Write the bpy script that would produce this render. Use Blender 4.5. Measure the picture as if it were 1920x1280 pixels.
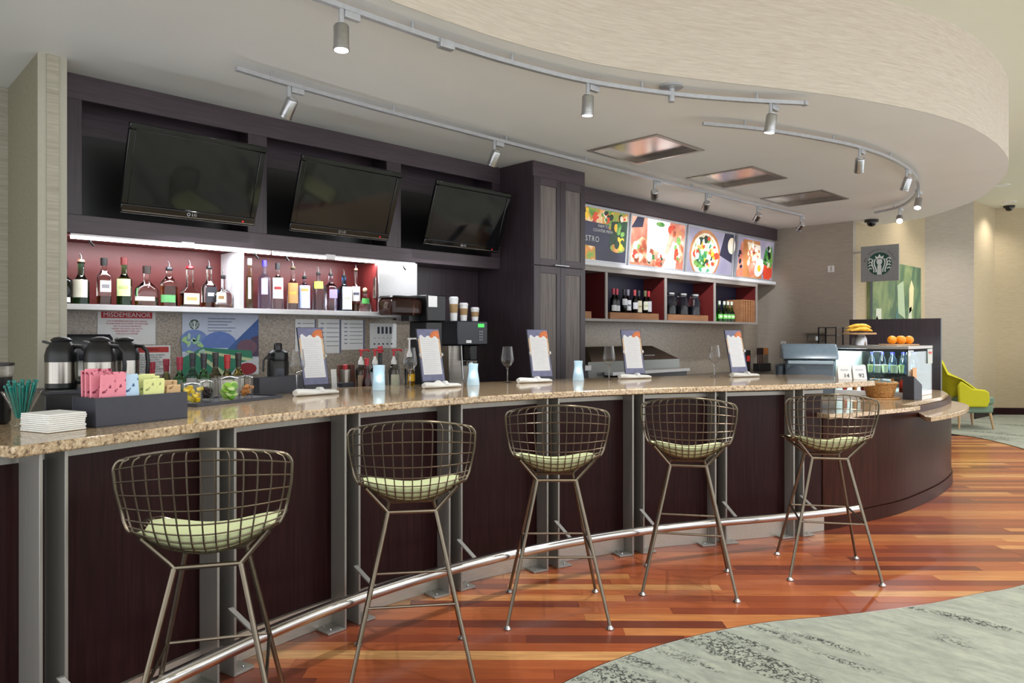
import bpy, bmesh, math, random
from mathutils import Vector, Matrix
random.seed(7)
for o in list(bpy.data.objects): bpy.data.objects.remove(o, do_unlink=True)
SC = bpy.context.scene
COL = SC.collection
PI = math.pi

# ------------------------------------------------------------------ camera
PSI = math.radians(44.37)                    # the lens looks 44 degrees off the back wall's normal
cam = bpy.data.cameras.new('camera'); CAM = bpy.data.objects.new('camera', cam); COL.objects.link(CAM)
CAM.location = (0, 0, 1.45); CAM.rotation_euler = (PI/2, 0, -PSI)
cam.sensor_width = 36; cam.lens = 36*1360/1920; cam.shift_y = -12/1920; cam.clip_start = 0.05
SC.camera = CAM

# ------------------------------------------------------------------ world, exposure, lobby lamps
W = bpy.data.worlds.new('world'); SC.world = W; W.use_nodes = True
bg = W.node_tree.nodes['Background']; bg.inputs[0].default_value = (0.955, 0.975, 1.0, 1); bg.inputs[1].default_value = 1.45
SC.view_settings.view_transform = 'Standard'; SC.view_settings.look = 'None'
SC.view_settings.gamma = 1.0; SC.view_settings.use_curve_mapping = False
SC.view_settings.exposure = 0.5
CY = SC.cycles; CY.max_bounces = 8; CY.diffuse_bounces = 3; CY.glossy_bounces = 3; CY.transmission_bounces = 8; CY.transparent_max_bounces = 16
CY.use_adaptive_sampling = True; CY.adaptive_threshold = .025; CY.caustics_reflective = False; CY.caustics_refractive = False
ZC, ZU = 3.038, 3.757                        # bar soffit, lobby ceiling
YT, YW = 5.0, 5.35                           # casework front, back wall
TOP = 1.10                                   # bar top

def lamp(name, kind, loc, power, color=(1, .95, .88), size=.2, aim=None, spot=None, blend=.6, parent=None):
    L = bpy.data.lights.new(name, kind); L.energy = power; L.color = color
    if kind == 'AREA': L.shape = 'DISK'; L.size = size
    else: L.shadow_soft_size = size
    if kind == 'SPOT': L.spot_size = math.radians(spot); L.spot_blend = blend
    o = bpy.data.objects.new(name, L); COL.objects.link(o); o.location = loc
    if aim is not None:
        o.rotation_euler = (Vector(aim)-Vector(loc)).to_track_quat('-Z', 'Y').to_euler()
    if parent: o.parent = parent
    return o

# ------------------------------------------------------------------ mesh building
class MB:
    def __init__(s): s.v = []; s.f = []
    def add(s, vs, fs):
        b = len(s.v); s.v += [tuple(p) for p in vs]; s.f += [tuple(i+b for i in f) for f in fs]; return s
    def bb(s, x0, x1, y0, y1, z0, z1):
        return s.add([(x0,y0,z0),(x1,y0,z0),(x1,y1,z0),(x0,y1,z0),(x0,y0,z1),(x1,y0,z1),(x1,y1,z1),(x0,y1,z1)],
                     [(3,2,1,0),(4,5,6,7),(0,1,5,4),(1,2,6,5),(2,3,7,6),(3,0,4,7)])
    def box(s, c, d, rz=0, rx=0, ry=0):
        M = Matrix.Translation(c) @ Matrix.Rotation(rz,4,'Z') @ Matrix.Rotation(ry,4,'Y') @ Matrix.Rotation(rx,4,'X')
        t = MB().bb(-d[0]/2,d[0]/2,-d[1]/2,d[1]/2,-d[2]/2,d[2]/2)
        return s.add([M @ Vector(p) for p in t.v], t.f)
    def lathe(s, prof, n=20, c=(0,0,0), sx=1, sy=1):
        vs = []; fs = []
        for r, z in prof:
            for k in range(n):
                a = 2*PI*k/n; vs.append((c[0]+r*math.cos(a)*sx, c[1]+r*math.sin(a)*sy, c[2]+z))
        for i in range(len(prof)-1):
            for k in range(n):
                a = i*n+k; b = i*n+(k+1)%n; fs.append((a, b, b+n, a+n))
        if prof[0][0] > 1e-6: fs.append(tuple(range(n-1, -1, -1)))
        if prof[-1][0] > 1e-6: fs.append(tuple(range((len(prof)-1)*n, len(prof)*n)))
        return s.add(vs, fs)
    def sqlathe(s, prof, c=(0,0,0), rnd=.25, n=24):
        # like lathe, rounded-square section: prof rows are (half x, half y, z)
        vs = []; fs = []
        for hx, hy, z in prof:
            for k in range(n):
                a = 2*PI*(k+.5)/n; ca, sa = math.cos(a), math.sin(a); e = rnd
                vs.append((c[0]+hx*math.copysign(abs(ca)**e, ca), c[1]+hy*math.copysign(abs(sa)**e, sa), c[2]+z))
        for i in range(len(prof)-1):
            for k in range(n):
                a = i*n+k; b = i*n+(k+1)%n; fs.append((a, b, b+n, a+n))
        fs.append(tuple(range(n-1, -1, -1))); fs.append(tuple(range((len(prof)-1)*n, len(prof)*n)))
        return s.add(vs, fs)
    def cyl(s, p0, p1, r0, r1=None, n=14):
        r1 = r0 if r1 is None else r1
        p0 = Vector(p0); p1 = Vector(p1); q = (p1-p0).to_track_quat('Z', 'Y'); L = (p1-p0).length
        t = MB().lathe([(r0, 0), (r1, L)], n)
        return s.add([p0 + q @ Vector(p) for p in t.v], t.f)
    def tube(s, pts, r, n=8, closed=False):
        P = [Vector(p) for p in pts]; N = len(P); vs = []; fs = []
        up = Vector((0, 0, 1)); prev = None
        for i in range(N):
            if closed: t = P[(i+1) % N]-P[i-1]
            else: t = P[min(i+1, N-1)]-P[max(i-1, 0)]
            t.normalize()
            if prev is None:
                a = t.cross(up)
                if a.length < .05: a = t.cross(Vector((0, 1, 0)))
            else: a = prev - t*prev.dot(t)
            a.normalize(); prev = a; b = t.cross(a)
            rr = r[i] if isinstance(r, (list, tuple)) else r
            for k in range(n):
                g = 2*PI*k/n; vs.append(P[i]+a*math.cos(g)*rr+b*math.sin(g)*rr)
        for i in range(N if closed else N-1):
            j = (i+1) % N
            for k in range(n): fs.append((i*n+k, i*n+(k+1) % n, j*n+(k+1) % n, j*n+k))
        if not closed: fs.append(tuple(range(n-1, -1, -1))); fs.append(tuple(range((N-1)*n, N*n)))
        return s.add(vs, fs)
    def prism(s, poly, z0, z1):
        n = len(poly); vs = [(x, y, z0) for x, y in poly]+[(x, y, z1) for x, y in poly]
        fs = [tuple(range(n-1, -1, -1)), tuple(range(n, 2*n))]
        for k in range(n): fs.append((k, (k+1) % n, n+(k+1) % n, n+k))
        return s.add(vs, fs)
    def strip(s, a, b, z0, z1):
        # solid between plan curves a and b (same length)
        n = len(a); vs = []; fs = []
        for (x, y), (u, v) in zip(a, b): vs += [(x,y,z0),(x,y,z1),(u,v,z1),(u,v,z0)]
        for i in range(n-1):
            p = 4*i; q = p+4
            for k in range(4): fs.append((p+k, q+k, q+(k+1) % 4, p+(k+1) % 4))
        fs.append((3,2,1,0)); fs.append((4*n-4, 4*n-3, 4*n-2, 4*n-1))
        return s.add(vs, fs)
    def xz(s, poly, y0, y1):
        # outline in x,z pushed through y
        n = len(poly); vs = [(x, y0, z) for x, z in poly]+[(x, y1, z) for x, z in poly]
        fs = [tuple(range(n)), tuple(range(2*n-1, n-1, -1))]
        for k in range(n): fs.append(((k+1) % n, k, n+k, n+(k+1) % n))
        return s.add(vs, fs)
    def grid(s, rows, flip=False):
        m = len(rows[0]); vs = [p for r in rows for p in r]; fs = []
        for i in range(len(rows)-1):
            for j in range(m-1):
                f = (i*m+j, i*m+j+1, (i+1)*m+j+1, (i+1)*m+j); fs.append(f[::-1] if flip else f)
        return s.add(vs, fs)
    def sphere(s, c, r, n=14, sz=1):
        m = n//2; prof = [(max(1e-7, r*math.sin(PI*i/m)), -r*sz*math.cos(PI*i/m)) for i in range(m+1)]
        return s.lathe(prof, n, c)
    def xf(s, M): s.v = [tuple(M @ Vector(p)) for p in s.v]; return s

def mesh(name, mb, m, smooth=35):
    me = bpy.data.meshes.new(name); me.from_pydata([tuple(v) for v in mb.v], [], mb.f); me.update()
    if m: me.materials.append(m)
    if smooth:
        for p in me.polygons: p.use_smooth = True
        me.set_sharp_from_angle(angle=math.radians(smooth))
    return me
def obj(name, mb, m, parent=None, bev=0, smooth=35):
    o = bpy.data.objects.new(name, mesh(name, mb, m, smooth)); COL.objects.link(o)
    if parent: o.parent = parent
    if bev:
        b = o.modifiers.new('bevel', 'BEVEL'); b.width = bev; b.segments = 2; b.limit_method = 'ANGLE'; b.angle_limit = math.radians(40)
    return o
def tag(o, label, cat, group=None):
    o['label'] = label; o['category'] = cat
    if group: o['group'] = group
    return o
def thing(name, label, cat, loc=(0, 0, 0), rz=0, group=None):
    o = bpy.data.objects.new(name, None); COL.objects.link(o); o.empty_display_size = .1
    o.location = loc; o.rotation_euler = (0, 0, rz)
    return tag(o, label, cat, group)
def struct(name, mb, m, label=None, parent=None, bev=0, smooth=35):
    o = obj(name, mb, m, parent, bev, smooth)
    if not parent:
        o['kind'] = 'structure'
        if label: o['label'] = label
    return o
def one(name, label, cat, mb, m, loc=(0, 0, 0), rz=0, group=None, bev=0):
    o = obj(name, mb, m, None, bev); o.location = loc; o.rotation_euler = (0, 0, rz)
    return tag(o, label, cat, group)
def copy_tree(o, parent=None):
    c = o.copy(); COL.objects.link(c); c.parent = parent
    for ch in list(o.children): copy_tree(ch, c)
    return c
def text_mb(s, size, depth=.001, align='CENTER', spacing=1.0):
    cu = bpy.data.curves.new('t', 'FONT'); cu.body = s; cu.size = size; cu.extrude = depth/2; cu.align_x = align; cu.align_y = 'CENTER'
    cu.space_character = spacing; cu.resolution_u = 3
    o = bpy.data.objects.new('t', cu); COL.objects.link(o)
    dg = bpy.context.evaluated_depsgraph_get(); dg.update()
    me = bpy.data.meshes.new_from_object(o.evaluated_get(dg))
    mb = MB(); mb.v = [tuple(v.co) for v in me.vertices]; mb.f = [tuple(p.vertices) for p in me.polygons]
    bpy.data.objects.remove(o); bpy.data.curves.remove(cu); bpy.data.meshes.remove(me)
    return mb
FACE = Matrix.Rotation(PI/2, 4, 'X')         # writing that stands up and faces -y
def at(x, y, z): return Matrix.Translation((x, y, z))

# ------------------------------------------------------------------ materials
def lin(h):
    h = h.lstrip('#'); r = []
    for i in (0, 2, 4):
        c = int(h[i:i+2], 16)/255; r.append(c/12.92 if c <= .04045 else ((c+.055)/1.055)**2.4)
    return (*r, 1)
class NT:
    def __init__(s, name):
        s.m = bpy.data.materials.new(name); s.m.use_nodes = True; s.t = s.m.node_tree; s.n = s.t.nodes; s.b = s.n['Principled BSDF']
    def new(s, k, **kw):
        x = s.n.new(k)
        for a, v in kw.items(): setattr(x, a, v)
        return x
    def link(s, a, b): s.t.links.new(a, b); return s
    def coord(s, kind='Object', scale=(1, 1, 1), rot=(0, 0, 0)):
        if kind == 'World': out = s.new('ShaderNodeNewGeometry').outputs['Position']
        else: out = s.new('ShaderNodeTexCoord').outputs[kind]
        mp = s.new('ShaderNodeMapping'); mp.inputs['Scale'].default_value = scale; mp.inputs['Rotation'].default_value = rot
        s.link(out, mp.inputs['Vector']); return mp.outputs['Vector']
    def noise(s, vec, scale, detail=3, rough=.5, dist=0):
        x = s.new('ShaderNodeTexNoise'); x.inputs['Scale'].default_value = scale; x.inputs['Detail'].default_value = detail
        x.inputs['Roughness'].default_value = rough; x.inputs['Distortion'].default_value = dist; s.link(vec, x.inputs['Vector']); return x.outputs['Fac']
    def voro(s, vec, scale, feat='F1', out='Distance'):
        x = s.new('ShaderNodeTexVoronoi'); x.feature = feat; x.inputs['Scale'].default_value = scale; s.link(vec, x.inputs['Vector']); return x.outputs[out]
    def ramp(s, fac, stops, interp='LINEAR'):
        x = s.new('ShaderNodeValToRGB'); x.color_ramp.interpolation = interp; e = x.color_ramp.elements
        while len(e) < len(stops): e.new(.5)
        for el, (p, c) in zip(e, stops): el.position = p; el.color = c
        s.link(fac, x.inputs['Fac']); return x.outputs['Color']
    def mix(s, fac, a, b, mode='MIX'):
        x = s.new('ShaderNodeMix', data_type='RGBA', blend_type=mode)
        for sock, v in ((x.inputs[0], fac), (x.inputs[6], a), (x.inputs[7], b)):
            if hasattr(v, 'is_output'): s.link(v, sock)
            else: sock.default_value = v
        return x.outputs[2]
    def math(s, op, a, b=0.0):
        x = s.new('ShaderNodeMath', operation=op)
        for sock, v in ((x.inputs[0], a), (x.inputs[1], b)):
            if hasattr(v, 'is_output'): s.link(v, sock)
            else: sock.default_value = v
        return x.outputs[0]
    def color(s, c):
        if hasattr(c, 'is_output'): s.link(c, s.b.inputs['Base Color'])
        else: s.b.inputs['Base Color'].default_value = c
        return s
    def bump(s, h, strength=.3, dist=.002):
        x = s.new('ShaderNodeBump'); x.inputs['Strength'].default_value = strength; x.inputs['Distance'].default_value = dist
        s.link(h, x.inputs['Height']); s.link(x.outputs['Normal'], s.b.inputs['Normal']); return s
    def set(s, **kw):
        for k, v in kw.items(): s.b.inputs[k.replace('_', ' ')].default_value = v
        return s
def plain(name, hexc, rough=.5, metal=0, var=.07, scale=30, emit=0, **kw):
    t = NT(name); c = lin(hexc); v = t.coord()
    lo = tuple(x*(1-var) for x in c[:3])+(1,); hi = tuple(min(1, x*(1+var)) for x in c[:3])+(1,)
    t.color(t.ramp(t.noise(v, scale), [(.3, lo), (.7, hi)])); t.set(Roughness=rough, Metallic=metal)
    if emit: t.set(Emission_Color=c, Emission_Strength=emit)
    if kw: t.set(**kw)
    return t.m
def brushed(name, hexc, rough=.32, axis=2, var=.12, metal=1):
    t = NT(name); c = lin(hexc); sc = [90, 90, 90]; sc[axis] = 1.5; v = t.coord('Object', sc); n = t.noise(v, 2, 4)
    t.color(t.ramp(n, [(.25, tuple(x*(1-var) for x in c[:3])+(1,)), (.75, tuple(min(1, x*(1+var)) for x in c[:3])+(1,))]))
    t.set(Roughness=rough, Metallic=metal); return t.m
def woodm(name, dark, light, rough=.35, axis=2, stretch=24, scale=2.5, coat=0, spec=.5):
    t = NT(name); sc = [stretch]*3; sc[axis] = 1.2; v = t.coord('Object', sc); n = t.noise(v, scale, 5, .6, .4)
    t.color(t.ramp(n, [(.3, lin(dark)), (.7, lin(light))])).bump(n, .08, .001); t.set(Roughness=rough, Specular_IOR_Level=spec)
    if coat: t.set(Coat_Weight=coat, Coat_Roughness=.12)
    return t.m
def glassm(name, hexc='ffffff', rough=.0, ior=1.45):
    t = NT(name); t.color(lin(hexc)); t.set(Roughness=rough, IOR=ior, Transmission_Weight=1.0)
    n = t.noise(t.coord(), 8); t.bump(n, .02, .0005); return t.m
def panem(name, hexc='e8f4f0', alpha=.12):
    # thin pane: mostly see-through with a sharp reflection
    m = bpy.data.materials.new(name); m.use_nodes = True; t = m.node_tree; n = t.nodes; n.clear()
    o = n.new('ShaderNodeOutputMaterial'); mx = n.new('ShaderNodeMixShader'); tr = n.new('ShaderNodeBsdfTransparent'); gl = n.new('ShaderNodeBsdfGlossy')
    fr = n.new('ShaderNodeLayerWeight'); fr.inputs[0].default_value = .25; pw = n.new('ShaderNodeMath'); pw.operation = 'POWER'; pw.inputs[1].default_value = 1.6; ad = n.new('ShaderNodeMath'); ad.operation = 'MULTIPLY_ADD'; ad.inputs[1].default_value = 1.0; ad.inputs[2].default_value = alpha*.2
    no = n.new('ShaderNodeTexNoise'); no.inputs['Scale'].default_value = 3; rp = n.new('ShaderNodeValToRGB')
    c = lin(hexc); rp.color_ramp.elements[0].color = tuple(x*.985 for x in c[:3])+(1,); rp.color_ramp.elements[1].color = c
    gl.inputs['Roughness'].default_value = .03
    t.links.new(no.outputs['Fac'], rp.inputs['Fac']); t.links.new(rp.outputs['Color'], tr.inputs['Color'])
    t.links.new(fr.outputs['Facing'], pw.inputs[0]); t.links.new(pw.outputs[0], ad.inputs[0]); t.links.new(ad.outputs[0], mx.inputs[0]); t.links.new(tr.outputs[0], mx.inputs[1]); t.links.new(gl.outputs[0], mx.inputs[2])
    t.links.new(mx.outputs[0], o.inputs['Surface']); return m

M = {}
def granite():
    t = NT('granite'); v = t.coord('World')
    a = t.ramp(t.noise(v, 70, 4, .7), [(.36, lin('5d4a38')), (.44, lin('a98f70')), (.55, lin('c2a886')), (.66, lin('d9c6aa'))])
    s = t.ramp(t.voro(v, 110), [(.12, (1, 1, 1, 1)), (.2, (0, 0, 0, 1))]); s2 = t.ramp(t.noise(v, 40, 2), [(.5, (0, 0, 0, 1)), (.56, (1, 1, 1, 1))])
    k = t.mix(1.0, s, s2, 'MULTIPLY'); t.color(t.mix(k, a, lin('3b2c20'))); t.set(Roughness=.09, Specular_IOR_Level=.55); return t.m
M['granite'] = granite()
def backsplash():
    t = NT('speckled_backsplash'); v = t.coord('World')
    t.color(t.ramp(t.noise(v, 85, 4, .7), [(.35, lin('7d7064')), (.5, lin('a09384')), (.65, lin('b8ac9c'))])); t.set(Roughness=.3); return t.m
M['splash'] = backsplash()
def wallcover(name, a, b, sc=(7, 7, 95)):
    t = NT(name); v = t.coord('World', sc); n = t.noise(v, 1.0, 4, .65, .6); t.color(t.ramp(n, [(.3, lin(a)), (.7, lin(b))])).bump(n, .2, .003); t.set(Roughness=.75); return t.m
M['fascia'] = wallcover('fascia_wallcovering', 'bfb2a2', 'd4c9ba', (6, 6, 100))
M['wallcov'] = wallcover('grey_wallcovering', 'a0968a', 'afa598')
M['wallwarm'] = wallcover('warm_wallcovering', 'ab9a7c', 'b8a88a')
M['pillar'] = wallcover('pillar_ribs', '9e9886', 'bdb7a6', (3, 3, 60))
M['olive'] = wallcover('olive_wall', '85816c', '928e79', (20, 20, 90))
M['pillar_smooth'] = plain('pillar_trim_paint', 'b3af9f', .6, var=.02)
M['soffit'] = plain('soffit_paint', 'f4f6f6', .55, var=.015, scale=2)
M['ceil'] = plain('lobby_ceiling_paint', 'e4e2d2', .8, var=.01, scale=2)
M['espresso'] = woodm('espresso_wood', '40353b', '52454c', .38, 0)
M['espresso_v'] = woodm('espresso_wood_upright', '33292e', '443840', .34, 2)
M['panel'] = woodm('bar_panel_wood', '211011', '301a1a', .3, 2, 30, spec=.12)
M['endpanel'] = woodm('curved_panel_wood', '2b1611', '3f221a', .32, 2, 30, spec=.06)
M['black'] = plain('black_plastic', '151517', .35)
M['blackgloss'] = plain('gloss_black_plastic', '0a0a0c', .08)
M['screen'] = plain('dark_screen', '0b0c10', .06, var=.02)
M['slate'] = plain('slate_plastic', '34353f', .45)
M['navy'] = plain('navy_back_panel', '1d1d38', .5)
M['red'] = plain('red_laminate', '65201f', .4)
M['white'] = plain('white_laminate', 'e9e9ec', .35, var=.02)
M['grey'] = plain('grey_laminate', '9b928c', .4, var=.03)
M['paper'] = plain('paper', 'eeeeee', .7, var=.02)
M['napkin'] = plain('napkin_paper', 'f2f2ee', .85, var=.03)
M['steel'] = brushed('brushed_steel', '8d8b88', .3)
M['steeldark'] = brushed('post_steel', '98958f', .42, 2, .08, .55)
M['steelh'] = brushed('brushed_steel_flat', 'a09a92', .28, 0)
M['kick'] = brushed('kick_plate_steel', 'b4aea4', .35, 0, .1, .6)
M['rail'] = brushed('rail_steel', 'c8c6c4', .2, 0, .03)
M['nickel'] = plain('satin_nickel', 'b4b4b6', .3, 1)
M['track'] = plain('silver_paint', 'b9bbc0', .35, .4)
M['bronze'] = plain('bronze_wire', '796f61', .32, 1)
M['lime'] = plain('lime_cushion_fabric', 'ccd3a2', .9, scale=200)
M['led'] = plain('led_diffuser', 'ffffff', .4, emit=7)
M['lampface'] = plain('lamp_face', 'fffaf0', .4, emit=18)
M['lensoff'] = plain('lamp_back_ring', 'd8d8d8', .3, .6)
M['glass'] = glassm('clear_glass'); M['pane'] = panem('case_pane')
M['gcup'] = panem('thin_clear_glass', 'ffffff', .05)
M['mirror'] = plain('mirror_hatch', 'd6cac4', .22, 1, .03)
def plankm(name, src):
    t = NT(name); v = t.coord('Object', (2.2, 30, 30))
    r = t.new('ShaderNodeObjectInfo').outputs['Random'] if src == 'obj' else t.new('ShaderNodeNewGeometry').outputs['Random Per Island']
    base = t.ramp(r, [(.0, lin('623226')), (.14, lin('7e3d28')), (.4, lin('a0522f')), (.68, lin('b26439')), (.86, lin('c8874f')), (1, lin('d6a66c'))])
    add = t.new('ShaderNodeVectorMath', operation='ADD'); cmb = t.new('ShaderNodeCombineXYZ'); off = t.math('MULTIPLY', r, 60)
    t.link(off, cmb.inputs[0]); t.link(off, cmb.inputs[1]); t.link(v, add.inputs[0]); t.link(cmb.outputs[0], add.inputs[1])
    g = t.noise(add.outputs[0], 1.6, 5, .6, .5)
    t.color(t.mix(t.ramp(g, [(.35, (0, 0, 0, 1)), (.75, (.6, .6, .6, 1))]), base, lin('74351f'), 'MIX')); t.set(Roughness=.28, Coat_Weight=.18, Coat_Roughness=.1); return t.m
M['plank'] = plankm('floor_plank', 'obj'); M['plankfar'] = plankm('floor_plank_far', 'isl')
def carpetm():
    t = NT('carpet'); v = t.coord('World', (8, 2.2, 8)); n = t.math('ADD', t.math('MULTIPLY', t.noise(v, 1.3, 5, .65, .5), .6), t.math('MULTIPLY', t.noise(t.coord('World', (1, .5, 1)), 30, 4, .7), .4))
    base = t.ramp(n, [(.3, lin('7c8078')), (.48, lin('91968b')), (.6, lin('9fa497')), (.75, lin('a9ab8c'))])
    band = t.ramp(t.noise(t.coord('World', (4.2, .9, 1)), 1.0, 2, .5), [(.565, (0, 0, 0, 1)), (.605, (1, 1, 1, 1))])
    dash = t.ramp(t.voro(t.coord('World', (62, 50, 1)), 1.0, 'DISTANCE_TO_EDGE'), [(.1, (1, 1, 1, 1)), (.17, (0, 0, 0, 1))])
    brk = t.ramp(t.noise(t.coord('World'), 38, 2), [(.44, (0, 0, 0, 1)), (.5, (1, 1, 1, 1))])
    k = t.mix(1.0, t.mix(1.0, band, dash, 'MULTIPLY'), brk, 'MULTIPLY')
    f = t.noise(t.coord('World'), 420, 2); t.color(t.mix(k, base, lin('3c403c'))).bump(f, .5, .003); t.set(Roughness=.95); return t.m
M['carpet'] = carpetm()

# ------------------------------------------------------------------ plan curves (metres; x along the back wall, y towards it)
def smooth(pts, k=6):
    out = []
    for i in range(len(pts)-1):
        p0 = pts[max(i-1, 0)]; p1 = pts[i]; p2 = pts[i+1]; p3 = pts[min(i+2, len(pts)-1)]
        for j in range(k):
            t = j/k; out.append(tuple(.5*(2*b+(c-a)*t+(2*a-5*b+4*c-d)*t*t+(-a+3*b-3*c+d)*t**3) for a, b, c, d in zip(p0, p1, p2, p3)))
    out.append(tuple(pts[-1])); return out
def yat(curve, x):
    for (a, b), (c, d) in zip(curve, curve[1:]):
        if a <= x <= c: return b+(d-b)*(x-a)/(c-a)
    return curve[0][1] if x < curve[0][0] else curve[-1][1]
def frame_at(curve, x):
    e = .05; t = Vector((2*e, yat(curve, x+e)-yat(curve, x-e))).normalized(); return Vector((x, yat(curve, x))), t, Vector((-t.y, t.x))
def offset(curve, d):
    out = []
    for i, p in enumerate(curve):
        a = Vector(curve[max(i-1, 0)]); b = Vector(curve[min(i+1, len(curve)-1)]); t = (b-a).normalized(); out.append((p[0]-t.y*d, p[1]+t.x*d))
    return out
def part_of(curve, x0, x1):
    return [(x0, yat(curve, x0))]+[p for p in curve if x0 < p[0] < x1]+[(x1, yat(curve, x1))]
BARF = smooth([(.47,2.72),(.7,2.80),(1.0,2.895),(1.3,2.985),(1.64,3.06),(2.0,3.10),(2.4,3.11),(2.8,3.085),(3.2,3.02),(3.6,2.92),(4.0,2.78),(4.4,2.60),(4.8,2.39),(5.2,2.20),(5.5,2.09),(5.86,2.02)])
BARR = smooth([(.3,3.62),(.6,3.73),(1.0,3.88),(1.5,4.02),(1.9,4.14),(2.35,4.27),(2.7,4.25),(3.3,4.10),(3.77,3.98),(4.2,3.88),(4.55,3.79),(5.3,3.50),(5.95,3.20),(6.46,2.68)])
PAN = smooth([(.3,2.86),(.7,2.95),(1.0,3.04),(1.4,3.15),(1.8,3.22),(2.2,3.25),(2.6,3.24),(3.0,3.19),(3.4,3.11),(3.8,2.99),(4.2,2.83),(4.6,2.62),(5.0,2.41),(5.25,2.29),(5.556,2.185),(5.967,2.09),(6.363,2.01),(6.81,1.984),(7.43,1.989),(8.01,2.052),(8.4,2.16)])
FAS = smooth([(-3.5,2.4),(-1.5,2.66),(.3,2.82),(1.2,2.86),(1.996,2.868),(2.404,2.852),(2.777,2.815),(3.188,2.735),(3.335,2.695),(3.741,2.53),(4.278,2.26),(4.562,2.11),(4.981,1.91),(5.534,1.70),(6.01,1.575),(6.5,1.506),(7.12,1.495),(7.69,1.537),(8.14,1.618),(8.6,1.745),(9.18,1.965),(9.93,2.32),(10.79,3.05),(11.04,3.52)])
KAR = smooth([(-2,.6),(-.5,1.2),(.7,1.7),(1.6,1.96),(2.29,2.002),(2.63,1.976),(3.04,1.88),(3.445,1.72),(3.82,1.49),(4.277,1.241),(4.69,1.075),(5.05,.928),(6,.70),(7.5,.62),(9,.95),(10.2,1.45),(11.09,2.04),(11.81,2.67),(12.05,3.2)])

# ------------------------------------------------------------------ floor: base, planks, carpet
fl = struct('floor', MB().bb(-4, 18, -3, 6, -.06, -.013), M['espresso'], 'wooden plank floor')
def is_wood(x, y): return x < 11.95 and y < yat(PAN, x)+.06 and y > yat(KAR, x)-.02 if x < 8.4 else (x < 12.0 and yat(KAR, x)-.02 < y < 3.0)
R_ = Vector((math.cos(math.radians(45)), -math.sin(math.radians(45)))); F_ = Vector((-R_.y, R_.x))
wd = .09; planks = []
for i in range(int(2.55/wd), int(10.6/wd)):
    b = (i+.5)*wd; a = -3.2-random.random()
    while a < 8.0:
        L = random.choice((.76, .91, 1.07, 1.22, 1.37, 1.52, 1.83)); q = [R_*(a+L*t/8)+F_*b for t in range(9)]
        if any(is_wood(p.x, p.y) and p.x > .2 for p in q):
            vis = any(abs((p.x*math.cos(PSI)-p.y*math.sin(PSI))/(p.x*math.sin(PSI)+p.y*math.cos(PSI))) < .78 for p in q)
            if vis: planks.append((b, a+L/2, L))
        a += L
planks.sort(key=lambda p: p[0]); pm = {}
for b, a, L in planks[:300]:
    if L not in pm:
        pm[L] = mesh('plank', MB().bb(-L/2+.0006, L/2-.0006, -wd/2+.0006, wd/2-.0006, -.014, 0), M['plank'], 0)
    o = bpy.data.objects.new('plank', pm[L]); COL.objects.link(o); o.parent = fl
    p = R_*a+F_*b; o.location = (p.x, p.y, random.uniform(-.0006, 0)); o.rotation_euler = (0, 0, -PI/4)
far = MB()
for b, a, L in planks[300:]: far.bb(a-L/2+.0006, a+L/2-.0006, b-wd/2+.0006, b+wd/2-.0006, -.014, 0)
o = obj('distant_planks', far, M['plankfar'], fl, smooth=0); o.rotation_euler = (0, 0, -PI/4); o['kind'] = 'stuff'
kx = [p for p in KAR]
struct('floor_carpet', MB().prism([(-4, -3), (18, -3), (18, 6), (12.3, 6)]+kx[::-1]+[(-4, .6)], -.001, .007), M['carpet'], 'grey green patterned carpet', smooth=0)
struct('trim_1', MB().tube([(x, y, .004) for x, y in KAR], .005, 6), M['steelh'], 'thin metal edge between planks and carpet')

# ------------------------------------------------------------------ ceilings, fascia, walls
def holed(outer, holes, z, thick, m, name, label):
    bm = bmesh.new(); ed = []
    for loop in [outer]+holes:
        vs = [bm.verts.new((x, y, z)) for x, y in loop]
        for i in range(len(vs)): ed.append(bm.edges.new((vs[i], vs[(i+1) % len(vs)])))
    bmesh.ops.triangle_fill(bm, use_beauty=True, edges=ed)
    for f in bm.faces:
        if f.normal.z > 0: f.normal_flip()
    me = bpy.data.meshes.new(name); bm.to_mesh(me); bm.free(); me.materials.append(m)
    o = bpy.data.objects.new(name, me); COL.objects.link(o); o['kind'] = 'structure'; o['label'] = label; return o
VENT = [(4.84, 5.51), (6.40, 7.09), (7.98, 8.68)]
holes = [[(a, 3.31), (b, 3.31), (b, 3.99), (a, 3.99)] for a, b in VENT]
holed(FAS+[(11.1, 3.9), (10.5, 3.9), (10.5, 5.4), (.95, 5.4), (.95, 5.61), (-3.5, 5.61)], holes, ZC, 0, M['soffit'], 'ceiling', 'lowered soffit over the bar')
struct('ceiling_upper', MB().bb(-4, 18, -2.2, 6, ZU, ZU+.05), M['ceil'], 'pale lobby ceiling')
struct('wall_fascia', MB().strip(FAS, offset(FAS, .05), ZC+.002, ZU), M['fascia'], 'curved fascia in linen wallcovering')
struct('wall_back', MB().bb(.95, 10.5, YW, YW+.1, 0, ZC), M['splash'], 'speckled back wall of the bar')
pl = struct('wall_left', MB().bb(.945, 1.085, 4.78, 5.61, 0, ZC), M['olive'], 'narrow pillar at the end of the bar wall')
struct('trim_face', MB().bb(.944, 1.086, 4.765, 4.781, 0, ZC), M['pillar_smooth'], parent=pl)
struct('ribbed_strip', MB().bb(.985, 1.045, 4.758, 4.766, 0, ZC), M['pillar'], parent=pl)
struct('wall_far_left', MB().bb(-4, .946, 5.6, 5.7, 0, ZC), M['pillar'], 'ribbed wall beyond the pillar')
struct('wall_right', MB().bb(10.46, 10.56, 3.9, 5.45, 0, ZC+.02), M['wallcov'], 'grey wall at the end of the bar')
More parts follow.
